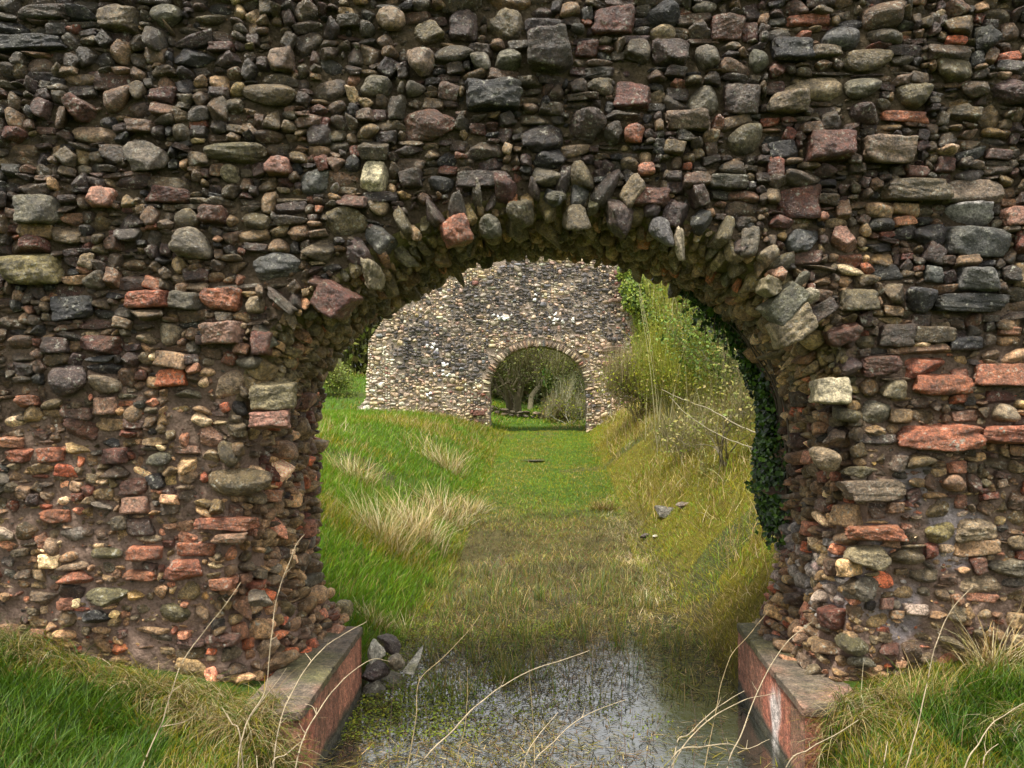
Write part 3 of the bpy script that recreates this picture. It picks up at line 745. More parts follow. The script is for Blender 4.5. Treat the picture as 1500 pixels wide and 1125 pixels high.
def merge(parts):
    Vs, Q, T, C = [], [], [], []; o = 0
    for v, q, t, c in parts:
        Vs.append(v); C.append(c)
        if len(q): Q.append(q+o)
        if len(t): T.append(t+o)
        o += len(v)
    F = []
    if Q: F.append(np.vstack(Q))
    if T: F.append(np.vstack(T))
    return np.vstack(Vs), F, np.vstack(C)
def leaf_arrays(P, nrm, size, col, elong=1.4):
    n = len(P); a_ = rng.normal(size=(n, 3)); nrm = nrm/np.linalg.norm(nrm, axis=1)[:, None]
    u = np.cross(nrm, a_); u /= np.linalg.norm(u, axis=1)[:, None]; w = np.cross(nrm, u)
    s = np.broadcast_to(size, (n,))[:, None]
    V = np.stack([P-u*s*.5*elong, P-w*s*.45+nrm*s*.12-u*s*.1, P+u*s*.55*elong, P+w*s*.45+nrm*s*.12-u*s*.1], 1)
    b = (np.arange(n)*4)[:, None]
    return V.reshape(-1, 3), np.zeros((0, 4), int), np.concatenate([b+np.array([[0, 1, 2]]), b+np.array([[0, 2, 3]])]), np.repeat(col, 4, 0)
def tube_arrays(pts, radii, col, sides=6):
    pts = np.asarray(pts, float); n = len(pts); V = []
    for i in range(n):
        d = pts[min(i+1, n-1)]-pts[max(i-1, 0)]; d /= np.linalg.norm(d)+1e-9
        a_ = np.array([0, 0, 1.]) if abs(d[2]) < .9 else np.array([1., 0, 0]); u = np.cross(d, a_); u /= np.linalg.norm(u); w = np.cross(d, u)
        an_ = np.arange(sides)*2*np.pi/sides; V.append(pts[i]+radii[i]*(np.cos(an_)[:, None]*u+np.sin(an_)[:, None]*w))
    V = np.vstack(V); q = []
    for i in range(n-1):
        for k in range(sides): q.append((i*sides+k, i*sides+(k+1) % sides, (i+1)*sides+(k+1) % sides, (i+1)*sides+k))
    return V, np.array(q), np.zeros((0, 3), int), np.broadcast_to(np.array(col, float), V.shape)
def smooth_path(pts, n=6):
    pts = np.asarray(pts, float); out = []
    P = np.vstack([2*pts[0]-pts[1], pts, 2*pts[-1]-pts[-2]])
    for i in range(1, len(P)-2):
        for t in np.linspace(0, 1, n, endpoint=False):
            out.append(.5*((2*P[i])+(-P[i-1]+P[i+1])*t+(2*P[i-1]-5*P[i]+4*P[i+1]-P[i+2])*t*t+(-P[i-1]+3*P[i]-3*P[i+1]+P[i+2])*t**3))
    out.append(pts[-1]); return np.array(out)
def mixcol(n, cols, w, v=.25):
    cols = np.array(cols, float); w = np.array(w, float)/sum(w); k = rng.choice(len(cols), n, p=w)
    return cols[k]*rng.uniform(1-v, 1+v, (n, 1))*rng.uniform(.9, 1.1, (n, 3))
GREEN = (.080, .19, .004); GREEN2 = (.155, .27, .012); DKGREEN = (.035, .09, .004); STRAW = (.44, .33, .14); PALE = (.58, .49, .29); MOSS = (.30, .255, .006); OLIVE = (.18, .16, .012); BROWN = (.17, .10, .032)

# ---- foreground grass
parts = []
def scatter(n, x0, x1, y0, y1, ok):
    x = rng.uniform(x0, x1, n); y = rng.uniform(y0, y1, n); k = ok(x, y); x, y = x[k], y[k]
    return x, y, gz(x, y)
def tufty(x, y, z, seedscale, thr): return noise(np.stack([x, y], -1), seedscale, 13) > thr
for side in (-1, 1):
    x, y, z = scatter(62000, 1.45 if side > 0 else -4.2, 4.0 if side > 0 else -1.34, -3.4, -.02, lambda x, y: (y < -.44) | ((x < -1.52) & (y < -.1)) | (x > 1.84))
    n = len(x); P2 = np.stack([x, y], -1); nzv = noise(P2, 2.4, 17); edge = np.abs(x) < 2.0 + .4*noise(P2, 2, 18)
    nearw = (y > -.45+.2*noise(P2, 3, 19)); mossy = (edge & (y > -1.4)) | (nearw & (np.abs(x) < 2.9))
    L = np.where(mossy, rng.uniform(.04, .12, n), rng.uniform(.07, .22, n)*(1+.5*nzv+.35*noise(P2, 7, 24)))
    az = 3.5*noise(P2, 2.5, 20)+rng.normal(0, 1.3, n)
    cg = .6*mixcol(n, [GREEN, GREEN2, DKGREEN, STRAW, OLIVE], [4.2, 2.5, 3, .4, .5]); cm = .7*mixcol(n, [MOSS, OLIVE, GREEN, STRAW, BROWN], [3, 2.4, 2.2, 1.6, .6])
    col = np.where(mossy[:, None], cm, cg); col = np.where(((nzv > .62))[:, None], mixcol(n, [STRAW, OLIVE, GREEN], [3, 2, 1]), col)
    parts.append(blade_arrays(np.stack([x, y, z-.01], -1), np.clip(L, .03, .4), rng.uniform(.003, .006, n), az, rng.uniform(.15, .7, n), rng.uniform(.3, 1.3, n), col, 4))
x, y, z = scatter(9000, -1.3, 1.4, -3.2, -.85, lambda x, y: y > -9)
n = len(x); parts.append(blade_arrays(np.stack([x, y, z-.01], -1), rng.uniform(.05, .12, n), .005, rng.uniform(0, 6.28, n), rng.uniform(.3, .9, n), rng.uniform(.3, 1.2, n), mixcol(n, [GREEN, OLIVE, STRAW], [2, 2, 1]), 3))
V, F, C = merge(parts); g = mesh_obj('grass', V, F, M_grass, C, smooth=False); tag(g, 'long green grass growing in front of the near wall', 'grass', kind='stuff')

# ---- matted dead grass in front of the wall (thatch)
parts = []
def thatch(x, y, n, r, Lr, cols, w, downx=0):
    an_ = rng.uniform(0, 6.28, n); rr = r*np.sqrt(rng.random(n)); xx = x+rr*np.cos(an_); yy = y+rr*np.sin(an_)*.6; zz = gz(xx, yy)+.05*np.exp(-(rr/r)**2)
    return blade_arrays(np.stack([xx, yy, zz], -1), rng.uniform(*Lr, n), rng.uniform(.0025, .005, n), rng.normal(-np.pi/2+downx, .9, n), rng.uniform(.3, 1.1, n), rng.uniform(.5, 2.0, n), mixcol(n, cols, w)*.72, 5)
for (px, py, yy, n, r) in ((270, 1010, -.35, 700, .26), (330, 1045, -.5, 900, .28), (380, 1075, -.6, 800, .2), (60, 960, -.2, 350, .25), (170, 985, -.3, 300, .25), (410, 1090, -.75, 500, .18), (20, 930, -.12, 260, .2), (1270, 1020, -.35, 450, .22), (1240, 1050, -.55, 350, .15), (438, 1040, -.44, 420, .12), (410, 1028, -.3, 360, .12), (1222, 1030, -.4, 300, .1), (1480, 1095, -.9, 300, .16)):
    q = wpt(px, py, yy); parts.append(thatch(q[0], yy, n, r, (.12, .3), [STRAW, PALE, MOSS, GREEN, BROWN], [4, 1.3, 1.6, 2, .8]))
V, F, C = merge(parts); g = mesh_obj('dead_grass', V, F, M_dry, C, smooth=False); tag(g, 'matted straw-coloured dead grass at the foot of the near wall', 'grass', kind='stuff')
# pale dry tuft leaning on the wall at the right
def tussock(px, py, yy, n, r, H, label, cols=(STRAW, PALE, BROWN, OLIVE), w=(4, 3, 1, 1), lean=(.1, .7), wd=(.003, .006)):
    n = int(n*.75); q = wpt(px, py, yy); x, y = q[0], yy; z0 = float(gz(np.array([x]), np.array([y]))[0])
    an_ = rng.uniform(0, 6.28, n); rr = r*rng.random(n)**.8; xx = x+rr*np.cos(an_); yv = y+rr*np.sin(an_)*.8
    zz = gz(xx, yv)-.01
    v, qd, t, c = blade_arrays(np.stack([xx, yv, zz], -1), H*rng.uniform(.5, 1.15, n), rng.uniform(*wd, n), an_+rng.normal(0, .7, n), rng.uniform(*lean, n), rng.uniform(.2, 1.5, n), mixcol(n, cols, w), 5)
    o = mesh_obj('grass_tussock', v, [qd, t], M_dry, c, smooth=False, origin=(x, y, z0)); return tag(o, label, 'tussock', 'dry grass tussocks')
tussock(1455, 985, -.14, 260, .16, .42, 'bleached dry grass tuft leaning on the near wall at the far right', lean=(.1, .8))

# ---- grass behind the wall
parts = []
inf = lambda x, y: (y < 18.9) | (y > 20.3) | (np.abs(x+.13) < 1.3)
# left bank
for (n, y0, y1, x0, wd, Ls) in ((52000, 1.35, 7, -4.6, (.004, .008), (.08, .20)), (46000, 7, 19, -8, (.007, .013), (.08, .2)), (7000, 19, 34, -12, (.015, .03), (.1, .25))):
    x, y, z = scatter(n, x0, -1.05, y0, y1, inf); n = len(x); P2 = np.stack([x, y], -1); nzv = noise(P2, 1.1, 41); low = x > -1.22
    cg = mixcol(n, [GREEN2, GREEN, OLIVE, STRAW], [5, 3, 1, .5]); cm = mixcol(n, [MOSS, OLIVE, STRAW, GREEN], [2, 2, 1.5, 2.5])
    k = ((nzv > .45) | (low & (rng.random(n) < .7)) | ((y > 13) & (x > -3.5) & (nzv > -.2)))[:, None]
    parts.append(blade_arrays(np.stack([x, y, z-.01], -1), rng.uniform(*Ls, n)*(1+.3*nzv), rng.uniform(*wd, n), rng.normal(-.6, 1.2, n), rng.uniform(.1, .7, n), rng.uniform(.2, 1.2, n), np.where(k, cm, cg), 3))
# right bank: moss, short fine grass
for (n, y0, y1, x1, wd, Ls) in ((60000, 1.35, 7, 4.2, (.004, .007), (.03, .10)), (44000, 7, 19, 7.5, (.006, .012), (.04, .12)), (5000, 19, 34, 12, (.015, .03), (.1, .25))):
    x, y, z = scatter(n, 1.15, x1, y0, y1, inf); n = len(x); P2 = np.stack([x, y], -1); nzv = noise(P2, 1.4, 43)
    cg = mixcol(n, [MOSS, OLIVE, GREEN2, STRAW], [4, 1.5, 3, .5]); cm = mixcol(n, [STRAW, MOSS, OLIVE, BROWN], [2, 2, 2, 1])
    parts.append(blade_arrays(np.stack([x, y, z-.01], -1), rng.uniform(*Ls, n)*(1+.4*np.clip(nzv, -1, 1)), rng.uniform(*wd, n), rng.uniform(0, 6.28, n), rng.uniform(.2, 1.1, n), rng.uniform(.2, 1.2, n), np.where((nzv > .5)[:, None], cm, cg), 3))
# lawn on the old canal bed
x, y, z = scatter(46000, -1.5, 1.6, 6.8, 19.5, lambda x, y: (y > 6.6+rng.random(len(x))*2.6+.5*noise(np.stack([x, y], -1), 2, 7)) & ((x+.22)**2/.05+(y-13.6)**2/.02 > 1))
n = len(x); P2 = np.stack([x, y], -1); nzv = noise(P2*[1, .5], 2.2, 45)
parts.append(blade_arrays(np.stack([x, y, z-.01], -1), rng.uniform(.03, .09, n), rng.uniform(.006, .012, n), rng.uniform(0, 6.3, n), rng.uniform(.2, 1, n), .6, np.where((nzv > .1)[:, None], mixcol(n, [MOSS, OLIVE, GREEN, STRAW], [2.5, 2.5, 1.5, .8]), mixcol(n, [GREEN2, GREEN, MOSS, OLIVE], [3, 1.2, 2.4, 1])), 2))
x, y, z = scatter(9000, -3, 3, 20.2, 34, lambda x, y: y > 0)
n = len(x); parts.append(blade_arrays(np.stack([x, y, z-.01], -1), rng.uniform(.06, .16, n), rng.uniform(.015, .03, n), rng.uniform(0, 6.3, n), rng.uniform(.2, 1, n), .6, np.where((x < .3)[:, None], mixcol(n, [GREEN2, GREEN, MOSS], [3, 2, 1]), mixcol(n, [STRAW, MOSS, GREEN], [3, 2, 1.8])), 2))
V, F, C = merge(parts); g = mesh_obj('grass', V, F, M_grass, C, smooth=False); tag(g, 'bright grass and moss on the banks and lawn behind the near arch', 'grass', kind='stuff')

# ---- tangled dry scrub on both banks
parts = []
for (n, x0, x1, y0, y1, th0) in ((24000, 1.45, 5.2, 2.0, 18.5, -.25), (7000, -4.5, -1.5, 3.0, 18, .25)):
    x, y, z = scatter(n, x0, x1, y0, y1, lambda x, y: (noise(np.stack([x, y], -1), 1.7, 71)+.3*noise(np.stack([x, y], -1), 6, 72) > th0+.5*np.exp(-((y-3.5)/1.5)**2)) & ((y > 6) | (x > 1.7) | (x < 0)))
    n = len(x); parts.append(blade_arrays(np.stack([x, y, z-.01+rng.random(n)*.06], -1), rng.uniform(.12, .42, n), rng.uniform(.003, .006, n)*(1+y/14), rng.uniform(0, 6.3, n), rng.uniform(.2, 1.3, n), rng.normal(0, 1.0, n), mixcol(n, [STRAW, PALE, BROWN, OLIVE, MOSS, GREEN2], [3, 1.2, 1.6, 2.5, 2.2, 1.2]), 4))
V, F, C = merge(parts); g = mesh_obj('scrub', V, F, M_dry, C, smooth=False); tag(g, 'tangled straw-coloured scrub over the canal banks', 'scrub', kind='stuff')

# ---- sedge in the wet bed
parts = []
x, y, z = scatter(72000, -1.28, 1.38, 1.1, 10.0, lambda x, y: (rng.random(len(x)) < np.clip((y-1.0)/1.8 - .6*np.clip(x-.1, -.2, .8), .0, 1)) | (y > 3.6))
n = len(x); P2 = np.stack([x, y], -1); nzv = noise(P2, 2.6, 51)
keep = ((nzv > -.30) | (rng.random(n) < .5)) & (y < 7.2+1.0*nzv+rng.random(n)*2.8); x, y, z, nzv = x[keep], y[keep], z[keep], nzv[keep]; n = len(x)
cg = mixcol(n, [BROWN, STRAW, OLIVE, GREEN, (.10, .14, .05)], [4.2, 1.3, 3.6, 1.0, 1.6]); cr = mixcol(n, [STRAW, PALE, OLIVE], [3, 2, 1.5])
parts.append(blade_arrays(np.stack([x, y, np.maximum(z, WZ)-.01], -1), rng.uniform(.04, .13, n), rng.uniform(.003, .008, n), rng.uniform(0, 6.3, n), rng.uniform(.3, 1.35, n), rng.uniform(0, 1.4, n), .95*np.clip(.85+.5*noise(np.stack([x, y], -1), 4.5, 91), .3, 1.4)[:, None]*np.where(((x > .95+.25*nzv) & (y > 2.6) & (rng.random(n) < .7))[:, None], cr, cg), 3))
# clumps of upright sedge
for i in range(210):
    cx, cy = rng.uniform(-1.0, 1.35), rng.uniform(1.0, 5.0); n = rng.integers(10, 26)
    if cx > 0 and cy < 2.2: n = 6
    rr = rng.normal(0, .035, (n, 2)); zz = np.full(n, WZ-.01)
    parts.append(blade_arrays(np.stack([cx+rr[:, 0], cy+rr[:, 1], zz], -1), rng.uniform(.1, .24, n), rng.uniform(.004, .007, n), rng.uniform(0, 6.3, n), rng.uniform(.05, .4, n), rng.uniform(0, 1, n), mixcol(n, [(.12, .16, .05), OLIVE, STRAW, GREEN], [3, 2, 1.5, 1]), 4))
V, F, C = merge(parts); g = mesh_obj('sedge', V, F, M_dry, C, smooth=False); tag(g, 'brown and olive sedge growing out of the wet canal bed', 'sedge', kind='stuff')

# ---- floating dead leaves
parts = []
n = 42000; x = rng.uniform(-1.28, 1.4, n); y = rng.uniform(-.5, 3.6, n); P2 = np.stack([x, y], -1)
dens = .62 - .52*np.clip((x+.05)/.6, 0, 1)*(y < 2.4) - .05*(y < .6) + .3*sstep(y, 1.0, 1.9) + .4*noise(P2, 3.0, 55)
k = rng.random(n) < dens; x, y = x[k], y[k]; n = len(x)
parts.append(blade_arrays(np.stack([x, y, np.full(n, WZ+.004)], -1), rng.uniform(.03, .13, n), rng.uniform(.003, .008, n), rng.uniform(0, 6.3, n), rng.uniform(1.35, 1.55, n), rng.uniform(-.1, .15, n), mixcol(n, [(.03, .03, .018), OLIVE, BROWN, STRAW], [4.5, 2, 1.6, .7]), 3))
V, F, C = merge(parts); V[:, 2] = np.maximum(V[:, 2], WZ+.002); g = mesh_obj('floating_leaves', V, F, M_dry, C, smooth=False); tag(g, 'dead grass leaves floating on the dark water', 'leaves', kind='stuff')
# ---- water plants
n = 52000; x = rng.uniform(-1.28, .9, n); y = rng.uniform(-.3, 2.9, n); P2 = np.stack([x, y], -1)
dens = np.clip(.95-.85*(x+1.2)/1.5, 0, 1)*.7 + .45*noise(P2, 4, 57) - .15 - .5*(y < .35)
k = rng.random(n) < dens; x, y = x[k], y[k]; n = len(x)
nr = rng.normal(0, .45, (n, 3))+[0, 0, 1]
v, q, t, c = leaf_arrays(np.stack([x, y, WZ+rng.uniform(.004, .05, n)], -1), nr, rng.uniform(.009, .022, n), mixcol(n, [(.17, .22, .012), (.11, .15, .012), (.24, .25, .02), (.08, .09, .02)], [3, 2, 2, 2]), 1.1)
g = mesh_obj('water_plants', v, [t], M_leaf, c, smooth=False); tag(g, 'small yellow-green leaves spreading over the water on the left', 'water plants', kind='stuff')

# ---- straw tussocks on the left bank, brown ones at right edge
T = [(560, 760, 4.6, 520, .32, .62, 'tall bleached tussock beside the left jamb of the near arch'), (610, 730, 5.6, 620, .36, .66, 'biggest bleached grass tussock, midway along the left bank'),
     (650, 700, 7.4, 420, .36, .62, 'bleached tussock just left of the canal lawn'), (520, 700, 6.4, 320, .28, .5, 'small straw tussock against the green slope left'), (690, 715, 8.4, 260, .25, .35, 'low tussock where the sedge meets the lawn on the left'),
     (645, 800, 4.2, 200, .16, .3, 'dark green rush clump at the left water edge'), (600, 900, 2.6, 160, .14, .28, 'pale-tipped grass clump low on the left bank'),
     (885, 715, 8.6, 260, .22, .28, 'brown rounded tussock at the right end of the sedge'), (545, 860, 2.4, 140, .12, .22, 'straw tuft behind the left sandstone wall'), (655, 660, 10.5, 260, .35, .7, 'slender straw tussock below the far wall')]
for i, (px, py, yy, n, r, H, lab) in enumerate(T):
    if 'dark green' in lab: tussock(px, py, yy, n, r, H, lab, (DKGREEN, GREEN, OLIVE), (3, 2, 1))
    elif 'brown' in lab: tussock(px, py, yy, n, r, H, lab, (BROWN, STRAW, OLIVE), (3, 1, 1), wd=(.005, .009))
    else: tussock(px, py, yy, n, r, H, lab, wd=(.003, .0065) if yy < 5 else (.005, .010), lean=(.05, .75))

# ================================================================== shrubs and trees
def branching(base, H, n_stems, spread, r0, col, depth=3, up=.8, seed=1, twist=.25, tilt=0):
    r = np.random.default_rng(seed); parts = []; tips = []
    def grow_(p, d, L, rad, lv):
        pts = [p]; k = 5
        for i in range(k):
            d = d + r.normal(0, twist*.5, 3); d[2] += .04*up; d = d/np.linalg.norm(d); p = p + d*L/k; pts.append(p)
        parts.append(tube_arrays(pts, np.linspace(rad, rad*.55, k+1), col, 5 if lv else 8))
        if lv >= depth: tips.extend(pts[2:]); return
        for _ in range(r.integers(2, 4)):
            j = r.integers(2, k+1); nd = d + r.normal(0, .55, 3); nd[2] += .25*up; nd /= np.linalg.norm(nd)
            grow_(pts[j], nd, L*r.uniform(.55, .8), rad*.5, lv+1)
        if lv: tips.extend(pts[3:])
    for s_ in range(n_stems):
        d = np.array([r.normal(tilt, spread), r.normal(0, spread), 1.]); d /= np.linalg.norm(d)
        grow_(np.array(base)+[r.normal(0, r0*1.2*(n_stems > 1)), r.normal(0, r0*1.2*(n_stems > 1)), -.1], d, H*r.uniform(.4, .55), r0*r.uniform(.7, 1), 0)
    return parts, np.array(tips)
def plant(name, x, y, H, label, cat, group, stems=1, spread=.15, r0=.1, col=(.12, .1, .055), depth=3, nl=1500, ls=.05, lc=None, lw=None, sd=.3, seed=1, tilt=0, twigs=0, tw=(.3, .7), tc=None, twist=.25, z=None, mat=None, tww=.006):
    if z is None: z = float(gz(np.array([x]), np.array([y]))[0])
    root = empty(name, (x, y, z), label, cat, group)
    parts, tips = branching((x, y, z), H, stems, spread, r0, col, depth, seed=seed, tilt=tilt, twist=twist)
    V, F, C = merge(parts); mesh_obj('trunk' if name.endswith('tree') else 'stems', V, F, M_bark, C, root)
    pr = []
    if nl:
        lc = lc or [(.11, .16, .025), (.16, .2, .04), (.07, .1, .02)]
        i = rng.integers(0, len(tips), nl); P = tips[i]+rng.normal(0, sd, (nl, 3))*[1, 1, .8]
        P[:, 2] = np.maximum(P[:, 2], gz(P[:, 0], P[:, 1], False)+.03)
        pr.append(leaf_arrays(P, rng.normal(0, 1, (nl, 3))+[0, -.3, .7], rng.uniform(.6, 1.3, nl)*ls, mixcol(nl, lc, lw or [1]*len(lc))))
    if twigs:
        i = rng.integers(0, len(tips), twigs); P = tips[i]+rng.normal(0, sd*.5, (twigs, 3))
        pr.append(blade_arrays(P, rng.uniform(*tw, twigs), tww, rng.uniform(0, 6.28, twigs), np.abs(rng.normal(0, .5, twigs)), rng.normal(0, .5, twigs), mixcol(twigs, tc or [(.16, .15, .05), (.2, .17, .08), (.1, .1, .03)], [1]*len(tc or [1, 1, 1])), 3))
    V, F, C = merge(pr); mesh_obj('crown' if name.endswith('tree') else 'foliage', V, F, mat or M_leaf, C, root, smooth=False)
    return root
YG = [(.22, .26, .015), (.30, .31, .02), (.14, .19, .015), (.32, .27, .06)]
# right bank, near to far
plant('shrub', 2.35, 6.0, 1.5, 'twiggy shrub with small yellow leaves, just left of the hanging ivy', 'shrub', 'shrubs on the right bank', 6, .35, .014, (.2, .17, .11), 3, 1300, .035, [(.28, .27, .06), (.2, .22, .04), (.32, .28, .1)], seed=11, sd=.12, twigs=1300, tw=(.15, .4), tc=[(.24, .2, .1), (.16, .15, .05)], twist=.5, tilt=-.25, tww=.004)
plant('shrub', 3.0, 7.6, 2.3, 'leafy green shrub high on the bank behind the ivy', 'shrub', 'shrubs on the right bank', 7, .3, .02, (.16, .14, .08), 3, 5200, .04, [(.12, .19, .025), (.16, .23, .03), (.06, .1, .015)], seed=12, sd=.18, twigs=1200, tw=(.15, .45), twist=.4, tilt=-.1, tww=.005)
plant('shrub', 2.35, 10.5, 2.2, 'tall feathery yellow-green shrub in front of the right end of the far wall', 'shrub', 'shrubs on the right bank', 12, .16, .016, (.2, .2, .06), 3, 4200, .035, YG, seed=13, sd=.16, twigs=4200, tw=(.3, .8), tc=[(.26, .28, .02), (.32, .30, .05), (.16, .19, .02)], tww=.006)
plant('shrub', 3.3, 12.0, 3.0, 'tallest feathery shrub, with bare pale canes, between far wall and near arch', 'shrub', 'shrubs on the right bank', 14, .15, .018, (.3, .27, .14), 3, 4600, .04, YG, seed=14, sd=.2, twigs=4600, tw=(.4, 1.0), tc=[(.26, .28, .02), (.32, .30, .05), (.36, .31, .12)], tww=.007)
plant('shrub', 2.2, 14.5, 1.5, 'brown and green scrub at the foot of the far wall, right of its arch', 'shrub', 'shrubs on the right bank', 12, .3, .014, (.24, .2, .1), 3, 1800, .04, YG, seed=15, sd=.2, twigs=3600, tw=(.3, .7), tc=[(.26, .21, .1), (.2, .18, .05), (.3, .25, .14)], tww=.008)
plant('shrub', 3.7, 9.0, 1.9, 'dense bramble thicket on the upper right bank', 'shrub', 'shrubs on the right bank', 10, .4, .014, (.2, .17, .1), 3, 3200, .04, YG, seed=16, sd=.25, twigs=3000, tw=(.3, .7), tww=.006)
plant('shrub', 2.15, 8.2, .8, 'low dry bramble clump sprawling above the sedge', 'shrub', 'shrubs on the right bank', 9, .6, .008, (.26, .22, .14), 2, 500, .03, YG, seed=17, sd=.15, twigs=1500, tw=(.2, .5), tc=[(.3, .25, .14), (.2, .17, .07), (.25, .23, .08)], tww=.005)
plant('shrub', 4.9, 13.5, 3.2, 'broad green thicket closing the view at the top right of the arch', 'shrub', 'shrubs on the right bank', 12, .25, .02, (.18, .15, .08), 3, 6500, .06, [(.13, .2, .03), (.2, .24, .04), (.08, .12, .02)], seed=18, sd=.3, twigs=2600, tw=(.3, .8), tww=.008)
plant('shrub', 5.2, 10.2, 2.6, 'leafy thicket mostly hidden behind the right pier', 'shrub', 'shrubs on the right bank', 10, .3, .02, (.18, .15, .08), 3, 4000, .06, [(.13, .2, .03), (.2, .24, .04)], seed=19, sd=.3, twigs=1500, tww=.008)
# long arching bare branches
def stem_obj(name, pts, r0, col, label, cat, group, sub=()):
    P = smooth_path(pts); n = len(P); P = P + r0*.55*np.stack([noise(P, 22, 81), noise(P, 22, 82), noise(P, 22, 83)], -1)*2; ra = np.linspace(r0, r0*.35, n)
    parts = [tube_arrays(P, ra, col, 6)]
    for s_ in sub: Q = smooth_path(s_, 4); parts.append(tube_arrays(Q, np.linspace(r0*.6, r0*.25, len(Q)), col, 5))
    # nodes
    for i in range(3, n-2, 5): parts.append(tube_arrays([P[i]-.004*(P[i+1]-P[i])/np.linalg.norm(P[i+1]-P[i]), P[i]+.006*(P[i+1]-P[i])/np.linalg.norm(P[i+1]-P[i])], [ra[i]*1.5, ra[i]*1.1], col, 6))
    V, F, C = merge(parts); o = mesh_obj(name, V, F, M_bark, C, origin=tuple(pts[0])); return tag(o, label, cat, group)
for (pl, r0, lab) in (([(1125, 640, 5.0), (1080, 622, 5.2), (1040, 600, 5.4), (1000, 585, 5.6), (970, 570, 5.8)], .010, 'long pale bare branch reaching left out of the hanging ivy'), ([(1120, 662, 4.6), (1060, 640, 4.8), (1010, 610, 5.0), (980, 580, 5.2)], .007, 'thin dark bare branch below the pale one by the ivy')):
    stem_obj('bare_branch', [wpt(*q) for q in pl], r0, (.3, .26, .17), lab, 'branch', 'bare branches beside the ivy')
# pale canes above shrub
cn = []
for i in range(16):
    x = rng.uniform(2.0, 3.6); y = rng.uniform(9.5, 12.5); z = float(gz(np.array([x]), np.array([y]))[0]); h_ = rng.uniform(2.0, 3.2); dx = rng.normal(-.1, .12)
    cn.append(tube_arrays(smooth_path([(x, y, z), (x+dx*.4*h_, y, z+h_*.5), (x+dx*1.1*h_, y, z+h_)], 5), np.linspace(.009, .003, 11), (.42, .38, .2), 4))
V, F, C = merge(cn); g = mesh_obj('cane_thicket', V, F, M_bark, C); tag(g, 'thin pale canes standing up out of the feathery shrubs', 'canes', kind='stuff')

# ivy bush on the end of the far wall
def ivy_mass(name, centres, n, size, cols, w, label, cat, nrm=(0, -1, .3), stem=None, group=None, mat=None):
    root = empty(name, tuple(centres[0][:3]), label, cat, group)
    k = np.array([c[3]**2 for c in centres]); k = k/k.sum(); i = rng.choice(len(centres), n, p=k); cc = np.array(centres)[i]
    d = rng.normal(size=(n, 3)); d /= np.linalg.norm(d, axis=1)[:, None]; P = cc[:, :3]+d*(cc[:, 3:4]*rng.uniform(.6, 1.1, (n, 1)))
    v, q, t, c = leaf_arrays(P, d*.8+np.array(nrm)+rng.normal(0, .4, (n, 3)), rng.uniform(.7, 1.3, n)*size, mixcol(n, cols, w), 1.15)
    mesh_obj('foliage', v, [t], mat or M_leaf, c, root, smooth=False)
    pts = stem if stem is not None else [c[:3] for c in centres]
    st = [tube_arrays(smooth_path(pts, 4), np.linspace(.03, .012, (len(pts)-1)*4+1), (.1, .08, .05), 6)]
    V, F, C = merge(st); mesh_obj('stem', V, F, M_bark, C, root); return root
q = [wpt(px, py, 18.3) for px, py in ((925, 420), (945, 410), (962, 425), (945, 445), (968, 450), (925, 440), (950, 470), (915, 395), (980, 470), (940, 500), (930, 545))]
ivy_mass('ivy_bush', [(p[0]+.1, 18.9+.15*np.sin(i), p[2], r_) for i, (p, r_) in enumerate(zip(q, (.35, .42, .42, .45, .42, .3, .42, .28, .4, .3, .22)))], 9000, .075, [(.20, .27, .02), (.13, .19, .02), (.06, .1, .015), (.26, .3, .04)], [3, 3, 2, 1], 'yellow-green ivy bush crowning the right end of the far wall', 'ivy',
         stem=[(3.3, 18.85, 1.2), (3.2, 18.85, 2.2), (3.0, 18.85, 3.2), (2.9, 18.85, 4.2)])
# hanging ivy on the back right edge of the near arch
root = empty('hanging_ivy', (1.6, 1.3, .5), 'dark glossy ivy hanging down the inner right side of the near arch', 'ivy')
n = 9000; t = .62 + .275*rng.random(n)**.75; v = 1.0-np.abs(rng.normal(0, .20, n))
hw_ = np.interp(t, [.60, .68, .75, .80, .86, .895], [.03, .07, .22, .48, .66, .25])
v = 1.0-(1-v)*hw_; v = v + np.where(rng.random(n) < .5, rng.uniform(0, .12, n)*hw_, 0)
vc = np.clip(v, 0, 1); x, z, _ = arch_pt(t, vc); P = np.stack([x, v*WT, z], -1); inn = np.stack([ACX-x, 0*x, np.clip(1.2-z, -2, 0)], -1); inn /= np.linalg.norm(inn, axis=1)[:, None]
lump = .10*np.clip(noise(P, 4, 61)+.6, 0, 1.5)+.06
P = P + inn*(rng.uniform(.1, 1.0, n)*lump*(.4+.6*hw_)*1.5)[:, None]; P[:, 1] += rng.normal(0, .02, n)
drop = rng.random(n) < .15; P[:, 2] -= np.where(drop, rng.uniform(0, .18, n), 0)
nr = inn*.7+np.array([0, -.7, .5])+rng.normal(0, .45, (n, 3))
v_, q_, t_, c_ = leaf_arrays(P, nr, rng.uniform(.022, .05, n), mixcol(n, [(.022, .055, .006), (.045, .10, .010), (.10, .19, .02), (.012, .025, .006), (.2, .18, .03)], [3, 3, 1.4, 2, .15]), 1.1)
mesh_obj('foliage', v_, [t_], M_ivy, c_, root, smooth=False)
st = []
for k in range(7):
    tk = np.linspace(.895-.01*k, .66+.01*k, 22); vk = np.clip(.97-.05*k+.03*np.sin(tk*60+k), 0, 1); x, z, _ = arch_pt(tk, vk); st.append(tube_arrays(np.stack([x-.05*(x > 1), vk*WT, z-.04], -1), np.linspace(.012, .004, 22), (.09, .07, .045), 5))
